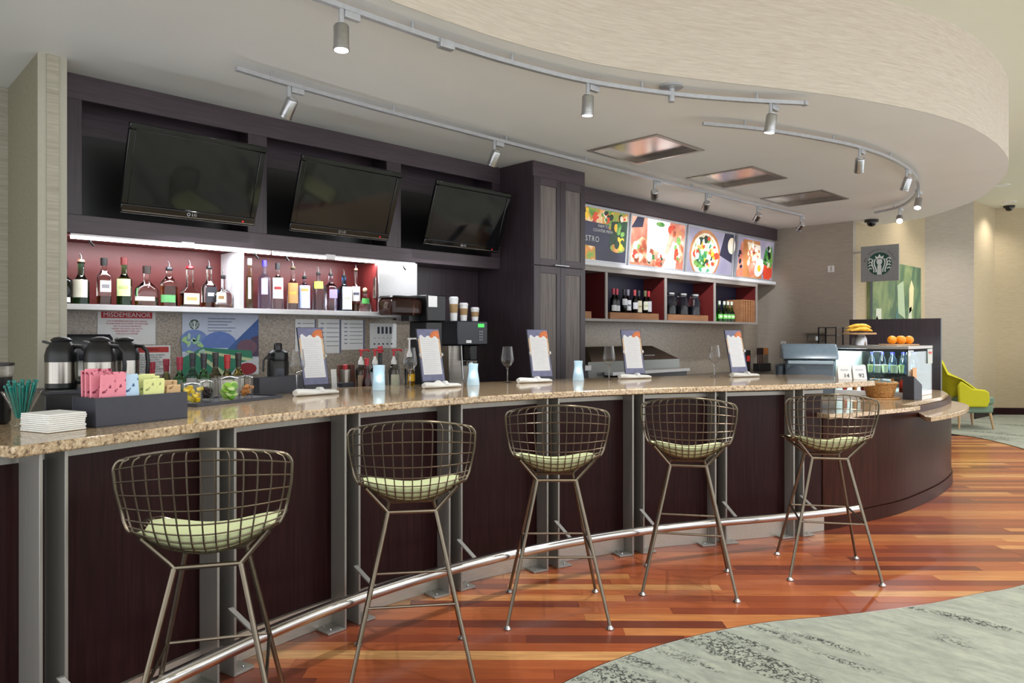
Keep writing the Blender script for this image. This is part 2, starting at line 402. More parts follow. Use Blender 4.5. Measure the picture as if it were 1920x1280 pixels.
struct('wall_end', MB().bb(10.56, 13.62, 3.9, 4.0, 0, ZU), M['wallwarm'], 'wall with the painting')
def wallseg(name, a, b, m, lab):
    a = Vector(a); b = Vector(b); t = (b-a).normalized(); n = Vector((-t.y, t.x))*.1
    return struct(name, MB().prism([tuple(a), tuple(b), tuple(b+n), tuple(a+n)], 0, ZU), m, lab)
wallseg('wall_lobby_1', (13.62, 3.9), (14.4, 3.36), M['wallcov'], 'grey lobby wall beside the painting')
wallseg('wall_lobby_2', (14.4, 3.36), (15.5, 3.29), M['wallwarm'], 'lit lobby wall')
wallseg('wall_lobby_3', (15.5, 3.29), (17.6, .9), M['wallwarm'], 'far lobby wall')
def baseb(n, a, b):
    a = Vector(a); b = Vector(b); t = (b-a).normalized(); q = Vector((-t.y, t.x))
    struct(n, MB().prism([tuple(a-q*.015), tuple(b-q*.015), tuple(b), tuple(a)], .007, .13), M['panel'], 'dark red baseboard')
baseb('baseboard_lobby', (15.5, 3.29), (17.6, .9)); baseb('baseboard_end', (10.56, 3.9), (13.62, 3.9)); baseb('baseboard_mid', (14.4, 3.36), (15.5, 3.29))
# access hatches: metal frame, recess, mirror finish panel
for k, (a, b) in enumerate(VENT):
    t = thing('ceiling_hatch', ['square metal ceiling hatch nearest the tall dark cabinet', 'middle of the three square metal ceiling hatches', 'square metal ceiling hatch farthest from the televisions'][k], 'ceiling hatch', ((a+b)/2, 3.65, ZC), 0, 'metal hatches in the soffit')
    h = (b-a)/2
    for nm, x0, x1, y0, y1 in (('frame_bar', -h-.02, h+.02, -.36, -.32), ('frame_bar', -h-.02, h+.02, .32, .36), ('frame_bar', -h-.02, -h+.02, -.32, .32), ('frame_bar', h-.02, h+.02, -.32, .32)):
        obj(nm, MB().bb(x0, x1, y0, y1, -.008, .03), M['steelh'], t)
    obj('hatch_panel', MB().bb(-h+.012, h-.012, -.33, .33, .028, .04), M['mirror'], t)

# ------------------------------------------------------------------ track lighting
def track(name, label, pts, z=2.985):
    c = smooth(pts, 8); t = thing(name, label, 'track light', (c[0][0], c[0][1], z)); o0 = Vector((c[0][0], c[0][1], 0))
    obj('rail', MB().strip([(x-o0.x, y-o0.y) for x, y in offset(c, -.014)], [(x-o0.x, y-o0.y) for x, y in offset(c, .014)], -.012, .012), M['track'], t)
    obj('end_cap', MB().box((c[-1][0]-o0.x, c[-1][1]-o0.y, 0), (.04, .04, .03)), M['track'], t, .004)
    n = len(c)
    for k in range(max(3, n//12)):
        p = c[int((k+.5)*n/max(3, n//12))]; obj('standoff', MB().cyl((p[0]-o0.x, p[1]-o0.y, 0), (p[0]-o0.x, p[1]-o0.y, ZC-z), .008, n=8), M['track'], t)
    return t, c
TR1, C1 = track('light_track', 'outer curved silver ceiling track below the fascia', [(.9,2.97),(1.69,2.982),(2.084,2.98),(2.415,2.969),(2.864,2.928),(3.4,2.82),(3.963,2.59),(4.371,2.35),(4.748,2.08)])
TR2, C2 = track('light_track', 'long silver ceiling track along the television wall', [(1.786,4.098),(2.128,4.13),(2.768,4.16),(3.412,4.165),(4.2,4.165),(4.82,4.16),(5.615,4.145),(7.018,4.12),(8.058,4.096),(9.2,4.06)])
TR3, C3 = track('light_track', 'hooked silver ceiling track over the pastry counter', [(4.675,2.796),(5.115,2.57),(5.709,2.369),(6.256,2.245),(6.943,2.21),(7.643,2.28),(8.232,2.42),(8.84,2.64),(9.38,2.96),(9.6,3.3)])
p = C1[len(C1)*7//12]
obj('feed_canopy', MB().lathe([(.075, ZC-2.985), (.075, ZC-2.985-.012), (.02, ZC-2.985-.02), (.02, -.05)], 18, (3.96-C1[0][0], 2.595-C1[0][1], 0)), M['track'], TR1)
obj('joiner', MB().box((2.415-C1[0][0], 2.965-C1[0][1], -.012), (.09, .045, .045), -.1), M['track'], TR1, .004)
def spot_head(x, y, aim, label, on=1, power=60, spot=50):
    # arm with transformer box, can lamp tilted to its aim
    a = Vector(aim)-Vector((x, y, 2.85)); d = a.normalized()
    t = thing('track_spotlight', label, 'spotlight', (x, y, 2.985), 0, 'silver spotlights on the ceiling tracks')
    yaw = math.atan2(d.y, d.x)
    obj('arm', MB().box((0, 0, -.055), (.024, .016, .09)), M['track'], t, .003)
    obj('driver_box', MB().box((.055, 0, -.03), (.085, .03, .035), 0), M['track'], t, .004)
    q = d.to_track_quat('Z', 'Y'); c0 = Vector((0, 0, -.145)); ln = .062
    MT = Matrix.Translation(c0) @ q.to_matrix().to_4x4()
    body = MB().lathe([(.026, -ln), (.032, -ln+.004), (.036, -ln+.012), (.036, ln-.018), (.038, ln-.016), (.038, ln), (.033, ln), (.031, ln-.012)], 20).xf(MT)
    b = obj('can', body, M['nickel'], t)
    obj('back_ring', MB().lathe([(.018, -ln-.003), (.025, -ln-.003), (.025, -ln+.002), (.018, -ln+.002)], 16).xf(MT), M['lensoff'], b)
    obj('lens', MB().lathe([(.030, ln-.008), (.030, ln-.004)], 16).xf(MT), M['lampface'] if on else M['lensoff'], b)
    if on:
        pos = Vector((x, y, 2.985))+c0+d*(ln+.01); l = lamp('spot_beam', 'SPOT', pos, power, (.93, .96, 1.0), .03, pos+d, spot, .7)
    return t
spot_head(1.80, 2.98, (1.75, 2.90, 1.1), 'spotlight nearest the camera, aimed straight down on the outer track', 1, 70, 70)
spot_head(3.40, 2.82, (3.45, 2.95, 1.1), 'down-aimed spotlight midway along the outer track', 1, 70, 70)
spot_head(4.55, 2.22, (4.5, 2.5, 1.1), 'down-aimed spotlight at the far end of the outer track', 1, 70, 70)
spot_head(2.13, 4.13, (1.95, 5.0, 1.6), 'spotlight aimed at the leftmost television', 1, 30, 55)
spot_head(3.88, 4.165, (3.95, 5.0, 1.6), 'spotlight just left of the tall dark cabinet', 1, 30, 55)
spot_head(6.02, 4.14, (7.3, 5.0, 2.3), 'first spotlight from the tall cabinet over the menu boards', 1, 55, 55)
spot_head(6.95, 4.12, (7.9, 5.0, 2.2), 'second spotlight from the tall cabinet over the menu boards', 1, 45, 55)
spot_head(8.06, 4.096, (8.8, 5.0, 2.2), 'third spotlight from the tall cabinet over the menu boards', 1, 45, 55)
spot_head(9.15, 4.06, (9.8, 5.0, 2.2), 'fourth spotlight from the tall cabinet, at the inner track end', 1, 35, 55)
spot_head(6.17, 2.25, (7.4, 2.9, 1.2), 'spotlight on the hooked track nearest the camera', 1, 45, 45)
spot_head(7.25, 2.23, (7.6, 2.9, 1.2), 'second spotlight on the bend of the hooked track', 1, 35, 45)
spot_head(8.40, 2.47, (7.4, 2.4, 1.0), 'bright spotlight at the outermost bend of the hooked track', 1, 45, 50)
spot_head(9.38, 2.96, (7.0, 2.2, 1.2), 'glaring spotlight at the end of the hooked track', 1, 40, 50)
# lobby downlights (recessed cans in the lobby ceiling, some of them added fill) and smoke detectors
def downlight(x, y, power, label, vis=True):
    t = thing('recessed_downlight', label, 'downlight', (x, y, ZU), 0, 'recessed cans in the lobby ceiling')
    obj('trim_ring', MB().lathe([(.075, .002), (.1, .002), (.1, -.008), (.075, -.004)], 24), M['white'], t)
    obj('lens', MB().lathe([(.075, -.001), (.075, -.003)], 24), M['lampface'], t)
    lamp('downlight_beam', 'SPOT', (x, y, ZU-.03), power, (1, .95, .87), .08, (x, y, 0), 130, .8)
downlight(13.2, 2.7, 110, 'glowing round downlight just right of the curved fascia')
downlight(14.95, 2.95, 50, 'round downlight above the lit far lobby wall')
for k, (x, y) in enumerate([(.2, -1.2), (2.8, -.6), (5.2, -.3), (8.2, .2), (10.4, 1.3)]):  # unseen lamps outside the view, added to brighten bar, carpet and floor
    downlight(x, y, 230, ['added fill downlight behind the camera over the lobby carpet', 'added fill downlight in front of the bar stools', 'added fill downlight over the carpet by the wooden floor', 'added fill downlight in front of the pastry counter', 'added fill downlight over the far wooden floor'][k])
# picture light washing the painting, from the lobby side
downlight(12.3, 3.35, 45, 'round downlight washing the green painting')

# ------------------------------------------------------------------ bar
bt = obj('bar_countertop', MB().prism(BARF+BARR[::-1]+[(.28, 3.4), (.36, 3.0)], 1.062, TOP), M['granite'], None, .006)
tag(bt, 'long curved speckled granite top of the bar', 'countertop')
bar = thing('drinks_bar', 'curved bar front of dark wood panels between steel posts', 'bar')
POSTX = [.61, 1.28, 1.955, 2.62, 3.31, 3.93, 4.515, 5.09]
ends = [.3]+POSTX+[5.42]
for a, b in zip(ends, ends[1:]):
    if b-a < .1: continue
    seg = part_of(PAN, a, b); obj('front_panel', MB().strip(offset(seg, .02), offset(seg, .045), .1, 1.018), M['panel'], bar)
    s2 = part_of(PAN, a+.002, b-.002); obj('kick_plate', MB().strip(s2, offset(s2, .02), 0.001, .125), M['kick'], bar)
    obj('top_channel', MB().strip(offset(s2, .01), offset(s2, .06), 1.0185, 1.045), M['steeldark'], bar)
for x in POSTX:
    p, t, n = frame_at(BARF, x)
    for s in (-1, 1):
        m = MB(); o0 = p+t*(s*.042)+n*.03
        def Q(a, b, z): q = o0+t*a+n*b; return (q.x, q.y, z)
        def slab(m, a0, a1, b0, b1, z0, z1):
            m.add([Q(a0,b0,z0),Q(a1,b0,z0),Q(a1,b1,z0),Q(a0,b1,z0),Q(a0,b0,z1),Q(a1,b0,z1),Q(a1,b1,z1),Q(a0,b1,z1)],[(3,2,1,0),(4,5,6,7),(0,1,5,4),(1,2,6,5),(2,3,7,6),(3,0,4,7)])
        slab(m, -.006, .006, 0, .115, .001, 1.061)
        po = obj('post', m, M['steeldark'], bar, .0015)
        m2 = MB(); slab(m2, min(s*.006, s*.10), max(s*.006, s*.10), 0, .115, .001, .012); obj('foot_plate', m2, M['steeldark'], po, .0015)
        for bb in (.03, .085):
            q = Q(s*.065, bb, .012); obj('bolt', MB().lathe([(.008, 0), (.008, .004), (.004, .007)], 8, q), M['nickel'], po)
back = offset(PAN, .72)
obj('rear_panel', MB().strip(part_of(BARR, .5, 5.6), offset(part_of(BARR, .5, 5.6), -.03), .05, 1.06), M['espresso_v'], bar)
# foot rail with brackets
rc = offset(part_of(BARF, .47, 5.45), -.135); rail = thing('foot_rail', 'polished steel foot rail running along the bar front', 'foot rail')
obj('tube', MB().tube([(x, y, .21) for x, y in rc], .028, 12), M['rail'], rail)
for x in POSTX:
    p, t, n = frame_at(BARF, x); a = p+n*.04; b = p-n*.125
    m = MB(); pts = []
    for q, z in ((a, .30), (b, .225)):
        for s in (.012, .036): pts.append((q.x+t.x*s, q.y+t.y*s, z))
    vs = [*pts, *[(x_, y_, z_-.008) for x_, y_, z_ in pts]]
    m.add(vs, [(0,1,3,2),(6,7,5,4),(0,2,6,4),(1,5,7,3),(0,4,5,1),(2,3,7,6)])
    obj('bracket', m, M['steeldark'], rail)
# service ledge behind the bar
lo = BARR[:]; lo = part_of(BARR, .5, 4.3)
led = obj('service_ledge', MB().strip(offset(lo, .005), offset(lo, .50), .995, 1.03), M['steelh']); tag(led, 'stainless service ledge running behind the bar top', 'shelf')
leg = MB().strip(offset(lo, .2), offset(lo, .25), 0, .995); obj('support_panel', leg, M['espresso_v'], led)

# lower counter and its curved front
lc = thing('service_counter', 'low granite service counter with a curved dark wood front', 'counter')
seg = part_of(PAN, 5.42, 8.4)+[(8.7, 2.38), (8.86, 2.75), (8.88, 3.3)]
obj('curved_front', MB().strip(offset(seg, .012), offset(seg, .05), .105, .838), M['endpanel'], lc)
obj('kick_board', MB().strip(seg, offset(seg, .04), .001, .1), M['endpanel'], lc)
fe = offset(part_of(PAN, 5.36, 6.5), -.105)
obj('granite_top', MB().prism(fe+[(6.52, 2.05), (7.0, 2.03), (7.6, 2.03), (8.05, 2.10), (8.42, 2.24), (8.8, 2.7), (8.84, 3.3), (7.6, 3.45), (6.2, 3.2), (5.6, 2.75)], .84, .875), M['granite'], lc, .004)
obj('ledge_slab', MB().prism([(6.53, 1.865)]+smooth([(6.49, 1.812), (6.9, 1.775), (7.4, 1.79), (7.8, 1.86), (8.13, 2.01), (8.4, 2.25)], 5)+[(8.05, 2.12), (7.6, 2.05), (7.0, 2.05), (6.9, 2.05)], .752, .79), M['granite'], lc, .004)
rs = [(6.53, 2.055), (7.0, 2.035), (7.6, 2.035), (8.05, 2.105), (8.42, 2.245)]
obj('granite_riser', MB().strip(rs, offset(rs, .03), .79, .845), M['granite'], lc)

# ------------------------------------------------------------------ bar stools
def make_stool():
    t = thing('bar_stool', 'x', 'bar stool', (0, 0, 0), 0, 'wire bar stools along the bar')
    prof = [(-.275, 1.105, .226), (-.269, 1.065, .262), (-.258, .99, .259), (-.245, .92, .250), (-.225, .85, .237), (-.19, .79, .224), (-.13, .75, .217), (-.05, .732, .216), (.04, .73, .222), (.13, .738, .232), (.20, .742, .236), (.25, .748, .205)]
    def S(u, v):
        v = max(0, min(len(prof)-1.0001, v)); i = int(v); f = v-i
        y, z, w = [a+(b-a)*f for a, b in zip(prof[i], prof[i+1])]
        if v < 1: w = prof[0][2]+(prof[1][2]-prof[0][2])*math.sqrt(max(0, 1-(1-f)**2))
        k = max(0, min(1, (v-3.0)/3.5)); k = k*k*(3-2*k)          # 0 on the back, 1 on the seat
        return Vector((u*w, y+(1-k)*.105*u*u, z+k*(.085 if v < 8 else .085-.045*(v-8)/3)*u*u-(1-k)*(.035*u*u if v < 1 else .035*u*u*max(0, 1-(v-1)/2))))
    nV = len(prof)-1
    mb = MB()
    for k in range(-6, 7):
        u = k/6.5; mb.tube([S(u, nV*j/34) for j in range(35)], 0.0027, 5)
    for v in [.85, 1.6, 2.35, 3.1, 3.75, 4.3, 4.8, 5.35, 5.95, 6.6, 7.3, 8.0, 8.75, 9.5, 10.2]:
        mb.tube([S(-1+2*j/16, v) for j in range(17)], .0027, 5)
    obj('wire_shell', mb, M['bronze'], t)
    rim = [S(-1+2*j/16, 0) for j in range(17)]+[S(1, .12*j) for j in range(1, 8)]+[S(1, 1+(nV-1)*j/34) for j in range(1, 35)]+[S(1-2*j/14, nV) for j in range(1, 15)]+[S(-1, 1+(nV-1)*(1-j/34)) for j in range(1, 34)]+[S(-1, .96-.12*j) for j in range(0, 8)]
    obj('rim', MB().tube(rim, .0055, 7, True), M['bronze'], t)
    # cushion: a thin pad lying in the shell
    cu = MB(); up = []; dn = []
    for i in range(15):
        v = 4.55+(10.4-4.55)*i/14; ru = []; rd = []
        for j in range(13):
            e = 1-(abs(i-7)/7)**6; u = (-1+2*j/12)*.93*(.86+.14*e); p = S(u, v); thick = .036*(1-(abs(j-6)/6)**5)*(1-(abs(i-7)/7)**6)
            q = Vector((0, .6, .8)).normalized() if v < 6.2 else Vector((0, 0, 1)); ru.append(p+q*(.008+thick)); rd.append(p+q*.006)
        up.append(ru); dn.append(rd)
    cu.grid(up, True); cu.grid(dn)
    n0 = len(up)*13; edge = [(0, j) for j in range(13)]+[(i, 12) for i in range(1, 15)]+[(14, j) for j in range(11, -1, -1)]+[(i, 0) for i in range(13, 0, -1)]
    for a, b in zip(edge, edge[1:]+edge[:1]):
        ia, ib = a[0]*13+a[1], b[0]*13+b[1]; cu.f.append((ib, ia, ia+n0, ib+n0))
    obj('seat_cushion', cu, M['lime'], t, smooth=60)
    # base: knees carry the seat on splayed struts, legs run out to the floor
    for sy in (-1, 1):
        ky = sy*.11; kz = .705 if sy < 0 else .70; fy = sy*.258; fx = .253 if sy < 0 else .242
        obj('knee_bar', MB().tube([(-.10, ky, kz), (.10, ky, kz)], .0085, 8), M['bronze'], t)
        for sx in (-1, 1):
            seat = S(sx*.86, 5.2 if sy < 0 else 9.4)
            obj('strut', MB().tube([(sx*.10, ky, kz), (sx*.115, ky, kz+.018), (seat.x, seat.y, seat.z-.006)], .0085, 8), M['bronze'], t)
            L = obj('leg', MB().tube([(sx*.10, ky, kz), (sx*fx, fy, .018)], [.0095, .0085], 8), M['bronze'], t)
            obj('glide', MB().lathe([(.019, 0.001), (.02, .006), (.014, .014), (.008, .02)], 12, (sx*fx, fy, 0)), M['nickel'], L)
    def L_at(sx, sy, z):
        ky = sy*.11; kz = .705; f = (kz-z)/(kz-.018); fx = .253 if sy < 0 else .242
        return Vector((sx*(.10+(fx-.10)*f), ky+(sy*.258-ky)*f, z))
    ring = [L_at(-1, -1, .335), L_at(1, -1, .335), L_at(1, 1, .352), L_at(-1, 1, .352)]
    for a, b in zip(ring, ring[1:]+ring[:1]): obj('footrest', MB().tube([a, b], .006, 8), M['bronze'], t)
    return t
st = make_stool()
SP = [(.99, 2.46, 61, 'wire bar stool with lime cushion nearest the camera'), (1.905, 2.575, 54.3, 'second wire bar stool from the left, before the candle and hand towels'), (2.843, 2.579, 45.9, 'middle wire bar stool of the five'),
      (3.704, 2.316, 33.7, 'fourth wire bar stool from the left'), (4.528, 1.854, 34.7, 'wire bar stool farthest along, in front of the wicker basket')]
for k, (x, y, a, lab) in enumerate(SP):
    o = st if k == 0 else copy_tree(st)
    o.location = (x, y, 0); o.rotation_euler = (0, 0, math.radians(a-90)); o['label'] = lab

# ------------------------------------------------------------------ television cabinet
tc = thing('television_cabinet', 'dark wood wall cabinet with three television recesses', 'cabinet', (1.09, YT, 2.07))
def tb(n, x0, x1, y0, y1, z0, z1, m): return obj(n, MB().bb(x0-1.09, x1-1.09, y0-YT, y1-YT, z0-2.07, z1-2.07), m, tc, .0015)
tb('top_rail', 1.09, 4.733, YT, YT+.03, 2.885, 3.036, M['espresso']); tb('bottom_rail', 1.09, 4.733, YT, YT+.03, 2.072, 2.182, M['espresso'])
OPEN = [(1.22, 2.265), (2.407, 3.445), (3.589, 4.629)]
for a, b in ((1.09, 1.22), (2.265, 2.407), (3.445, 3.589), (4.629, 4.733)):
    tb('stile', a, b, YT, YT+.03, 2.182, 2.885, M['espresso_v'])
    tb('partition', (a+b)/2-.02, (a+b)/2+.02, YT+.03, 5.3, 2.1, 3.03, M['espresso_v'])
tb('back_board', 1.09, 4.733, 5.3, 5.345, 2.072, 3.036, M['espresso']); tb('bottom_board', 1.09, 4.733, YT+.03, 5.3, 2.072, 2.1, M['espresso'])
for a, b in OPEN: tb('recess_panel', a, b, 5.26, 5.29, 2.182, 2.73, M['black'])
def television(cx, label, tilt=21.5, w=.86, h=.555):
    t = thing('television', label, 'television', (cx, 4.905, 2.215), 0, 'wall televisions tilted over the bar')
    T = Matrix.Rotation(math.radians(tilt), 4, 'X')
    hw = w/2
    for nm, a in (('bezel_side', (-hw, -hw+.04)), ('bezel_side', (hw-.04, hw))):
        obj(nm, MB().bb(a[0], a[1], -.03, .0, .062, h-.042).xf(T), M['blackgloss'], t, .004)
    obj('bezel_top', MB().bb(-hw, hw, -.03, .0, h-.042, h).xf(T), M['blackgloss'], t, .008)
    bz = obj('bezel_bottom', MB().bb(-hw, hw, -.032, .0, 0, .062).xf(T), M['blackgloss'], t, .008)
    obj('chrome_line', MB().bb(-hw+.01, hw-.01, -.0335, -.031, .016, .019).xf(T), M['nickel'], bz)
    obj('maker_mark', text_mb('LG', .026, .001).xf(T @ at(.013, -.0335, .036) @ FACE), M['track'], bz)
    ring = MB().tube([(-.022+.009*math.cos(a), -.0335, .036+.009*math.sin(a)) for a in [k*PI/8 for k in range(16)]], .0018, 4, True).xf(T); obj('maker_roundel', ring, M['track'], bz)
    obj('standby_lamp', MB().lathe([(.007, 0), (.007, .002)], 10).xf(T @ at(hw-.09, -.034, .03) @ FACE), plain('standby_red', 'b01822', .4, emit=.4) if 'sr' not in M else M['sr'], bz)
    obj('screen', MB().bb(-hw+.038, hw-.038, -.022, -.012, .060, h-.040).xf(T), M['screen'], t)
    obj('back_shell', MB().sqlathe([(hw-.02, .22, 0), (hw-.06, .2, .05), (hw-.2, .12, .075)], rnd=.3).xf(T @ at(0, 0, h*.5) @ Matrix.Rotation(-PI/2, 4, 'X')), M['black'], t)
    obj('mount_arm', MB().bb(-.05, .05, .03, .35, h*.42, h*.58), M['black'], t)
    return t
M['sr'] = plain('standby_red', 'b01822', .4, emit=.4)
television(1.825, 'leftmost black flat television, tilted down'); television(2.945, 'middle black flat television, tilted down'); television(4.16, 'rightmost black flat television beside the tall cabinet', 20)
# LED strips under the cabinet
def led_strip(x0, x1, cx, label):
    t = thing('led_strip', label, 'light', (x0, 4.985, 2.048)); L = x1-x0
    obj('housing', MB().bb(0, L, -.012, .014, .004, .016), M['white'], t); obj('diffuser', MB().bb(.004, L-.004, -.012, .012, -.014, .004), M['led'], t)
    obj('joint_clip', MB().bb(cx-x0-.04, cx-x0+.04, -.016, .014, -.016, .022), M['white'], t)
    for q in (.1, L-.12): obj('bracket', MB().tube([(q, .0, -.004), (q+.01, .0, -.03), (q+.03, .002, -.05)], .007, 6), M['black'], t)
    l = lamp('strip_light', 'AREA', ((x0+x1)/2, 5.01, 2.03), 8, (.93, .95, 1), .1, ((x0+x1)/2, 5.12, 1.0)); l.data.shape = 'RECTANGLE'; l.data.size = L; l.data.size_y = .03
led_strip(1.152, 2.425, 1.84, 'left glowing strip light over the whisky bottles'); led_strip(2.44, 3.717, 2.91, 'right glowing strip light over the clear spirits')

# ------------------------------------------------------------------ bottle shelf under the televisions
bs = thing('bottle_shelf', 'white edged bottle shelf with red interior under the televisions', 'shelf', (1.09, YT, 1.606))
def sb(n, x0, x1, y0, y1, z0, z1, m): return obj(n, MB().bb(x0-1.09, x1-1.09, y0-YT, y1-YT, z0-1.606, z1-1.606), m, bs, .001)
sb('shelf_board', 1.09, 3.37, YT, 5.34, 1.606, 1.640, M['white']); sb('back_board', 1.09, 3.367, 5.325, 5.345, 1.641, 2.05, M['red']); sb('top_board', 1.09, 3.367, YT+.03, 5.324, 2.05, 2.068, M['red'])
sb('divider', 2.203, 2.237, YT+.005, 5.32, 1.641, 2.045, M['white']); sb('side_board', 1.09, 1.10, YT+.01, 5.32, 1.641, 2.045, M['red']); sb('side_board', 3.345, 3.366, YT+.01, 5.32, 1.641, 2.045, M['red'])
sb('end_panel', 3.368, 3.756, YT, 5.34, 1.60, 2.06, M['white'])
obj('bottle_opener', MB().box((3.34-1.09, .02, .23), (.004, .04, .17)), M['steelh'], bs, .002)
dp = obj('wall_dark_panel', MB().bb(3.76, 4.73, 5.31, 5.345, 1.585, 2.07), M['espresso_v']); dp['kind'] = 'structure'; dp['label'] = 'dark wood wall panel beside the bottle shelf'

GL = {}
def gl(h, rough=.02):
    if (h, rough) not in GL: GL[(h, rough)] = glassm('bottle_glass_'+h, h, rough)
    return GL[(h, rough)]
LQ = {}
def solid(h, rough=.4, metal=0):
    if (h, rough, metal) not in LQ: LQ[(h, rough, metal)] = plain('tone_'+h, h, rough, metal, .05)
    return LQ[(h, rough, metal)]
def liquid(h):
    if ('L', h) not in LQ:
        t = NT('liquid_'+h); t.color(lin(h)); t.set(Roughness=.05, Transmission_Weight=.75, IOR=1.35); n = t.noise(t.coord(), 5); t.bump(n, .01, .0003); LQ[('L', h)] = t.m
    return LQ[('L', h)]
CAMDIR = -2.2                                  # heading of labels: towards the room, a little left
def bottle(name, label, loc, H, r, glass, group=None, nr=.014, sh=.62, nk=.72, liq=None, lvl=.3, lab=None, lz=(.2, .5), top='cap', topc='222222', square=False, flat=1.0, rough=.02, head=-2.0, arc=1.0, art=None, mark=None, mz=.5):
    t = thing(name, label, 'bottle', loc, 0, group)
    hg = H if top == 'cork' else (H-.03 if top == 'cap' else H-.055)
    zs, zn = hg*sh, hg*nk
    if square:
        pr = [(r*.96, r*flat*.96, 0), (r, r*flat, .006), (r, r*flat, zs), (r*.8, r*flat*.8, zs+(zn-zs)*.45), (nr*1.2, nr*1.2, zn), (nr, nr, zn+.01), (nr, nr, hg)]
        obj('glass_body', MB().sqlathe(pr, rnd=.35), gl(glass, rough), t)
        if liq: obj('liquid', MB().sqlathe([(r*.9, r*flat*.9, .008), (r*.9, r*flat*.9, hg*lvl)], rnd=.35), liquid(liq), t)
    else:
        pr = [(r*.9, 0), (r, .006), (r, zs), (r*.93, zs+(zn-zs)*.25), (r*.66, zs+(zn-zs)*.6), (nr*1.25, zn), (nr, zn+.012), (nr, hg-.012), (nr*1.2, hg-.01), (nr*1.2, hg)]
        obj('glass_body', MB().lathe(pr, 20, sy=flat), gl(glass, rough), t)
        if liq:
            zl = hg*lvl; obj('liquid', MB().lathe([(r*.88, .008), (r*.9, .012), (r*.9, min(zl, zs))]+([(r*.55, zl)] if zl > zs else []), 18, sy=flat), liquid(liq), t)
    if lab:
        a0, z0, z1 = head, H*lz[0], H*lz[1]
        if square:
            p = obj('label', MB().bb(-r*.86, r*.86, -r*flat-.0015, -r*flat-.0003, z0, z1), solid(lab, .6), t)
            yb = -r*flat-.0022
        else:
            rows = []
            for z in (z0, z1): rows.append([((r+.0012)*math.cos(a0+arc*k/6), (r+.0012)*math.sin(a0+arc*k/6)*flat, z) for k in range(-6, 7)])
            p = obj('label', MB().grid(rows), solid(lab, .6), t)
        if art:
            zc = z0+(z1-z0)*mz
            if square: obj('label_print', MB().bb(-r*.6, r*.6, yb, yb+.0008, zc-.012, zc+.012), solid(art, .6), p)
            else:
                rows = [[((r+.002)*math.cos(a0+arc*.6*k/4), (r+.002)*math.sin(a0+arc*.6*k/4)*flat, z) for k in range(-4, 5)] for z in (zc-.011, zc+.011)]
                obj('label_print', MB().grid(rows), solid(art, .6), p)
    if top == 'cap': obj('cap', MB().lathe([(nr*1.25, hg-.02), (nr*1.3, hg+.028), (nr*1.1, hg+.03)], 14), solid(topc, .35), t)
    elif top == 'foil': obj('foil', MB().lathe([(nr*1.12, zn+.02), (nr*1.15, hg-.012), (nr*1.3, hg-.01), (nr*1.3, hg+.03), (nr*.8, hg+.031)], 14), solid(topc, .4), t)
    elif top == 'ball': obj('stopper', MB().lathe([(nr, hg-.01), (nr, hg)], 12).sphere((0, 0, hg+.018), .02, 12), solid(topc, .5), t)
    elif top == 'pour':
        obj('pourer_cork', MB().lathe([(nr*.9, hg-.01), (nr*1.25, hg), (nr*1.1, hg+.012), (nr*.5, hg+.016)], 12), solid(topc, .4), t)
        obj('pourer_spout', MB().tube([(0, 0, hg+.01), (0, 0, hg+.035), (-.012, -.008, hg+.055)], [.005, .0045, .003], 8), M['nickel'], t)
    return t
Z0 = 1.6405; Yb = 5.17; G = 'spirit bottles on the lit shelf'
bottle('liquor_bottle', 'dark green bottle half hidden by the pillar on the lit shelf', (1.165, Yb, Z0), .27, .042, '1d4a26', G, liq='0e2a14', lvl=.4, lab='e9e9e4', lz=(.05, .16))
bottle('liquor_bottle', 'big green bottle with grey label and cork stopper, by the pillar', (1.256, Yb, Z0), .327, .047, '66c084', G, nr=.018, sh=.52, nk=.68, lab='c3c6b2', lz=(.14, .48), top='pour', topc='c08a76', liq='4aa868', lvl=.3)
bottle('liquor_bottle', 'square clear whisky bottle with slanted silver label and black cap', (1.386, Yb, Z0), .305, .037, 'f4efe9', G, nr=.016, sh=.66, nk=.8, square=True, lab='b9b7b2', lz=(.28, .52), art='6d6d70', liq='a5611c', lvl=.22, topc='141414')
bottle('liquor_bottle', 'green bottle with pale yellow green label', (1.506, Yb, Z0), .318, .046, '78cc78', G, nr=.017, sh=.58, nk=.7, lab='bcc48d', lz=(.20, .55), top='cap', topc='5a1d1c', art='9aa56a', liq='5ab060', lvl=.35)
bottle('liquor_bottle', 'wide flat flask of clear glass with a little amber spirit', (1.644, Yb, Z0), .27, .074, 'fbf8f4', G, nr=.02, sh=.45, nk=.68, flat=.5, lab='d7cfc2', lz=(.14, .24), liq='cf8a1c', lvl=.26, topc='2b2320')
bottle('liquor_bottle', 'round shouldered bottle with amber spirit and green label band', (1.787, Yb, Z0), .315, .055, 'f5efe6', G, nr=.019, sh=.62, nk=.78, lab='4f8d55', lz=(.1, .26), liq='a85a1a', lvl=.55, top='pour', topc='2a2a30', flat=.7)
bottle('liquor_bottle', 'squat square bottle with red wax neck and cream label', (1.925, Yb, Z0), .33, .060, 'f6efe6', G, nr=.021, sh=.36, nk=.52, square=True, flat=.6, lab='dccfa8', lz=(.07, .30), art='a08a58', liq='8f4a14', lvl=.36, top='pour', topc='c41e2a')
bottle('liquor_bottle', 'square bottle with black label and black neck', (2.058, Yb, Z0), .34, .044, 'f2ece4', G, nr=.016, sh=.5, nk=.66, square=True, lab='2b2b33', lz=(.12, .44), art='b9bcc4', liq='a0561a', lvl=.14, top='pour', topc='101012')
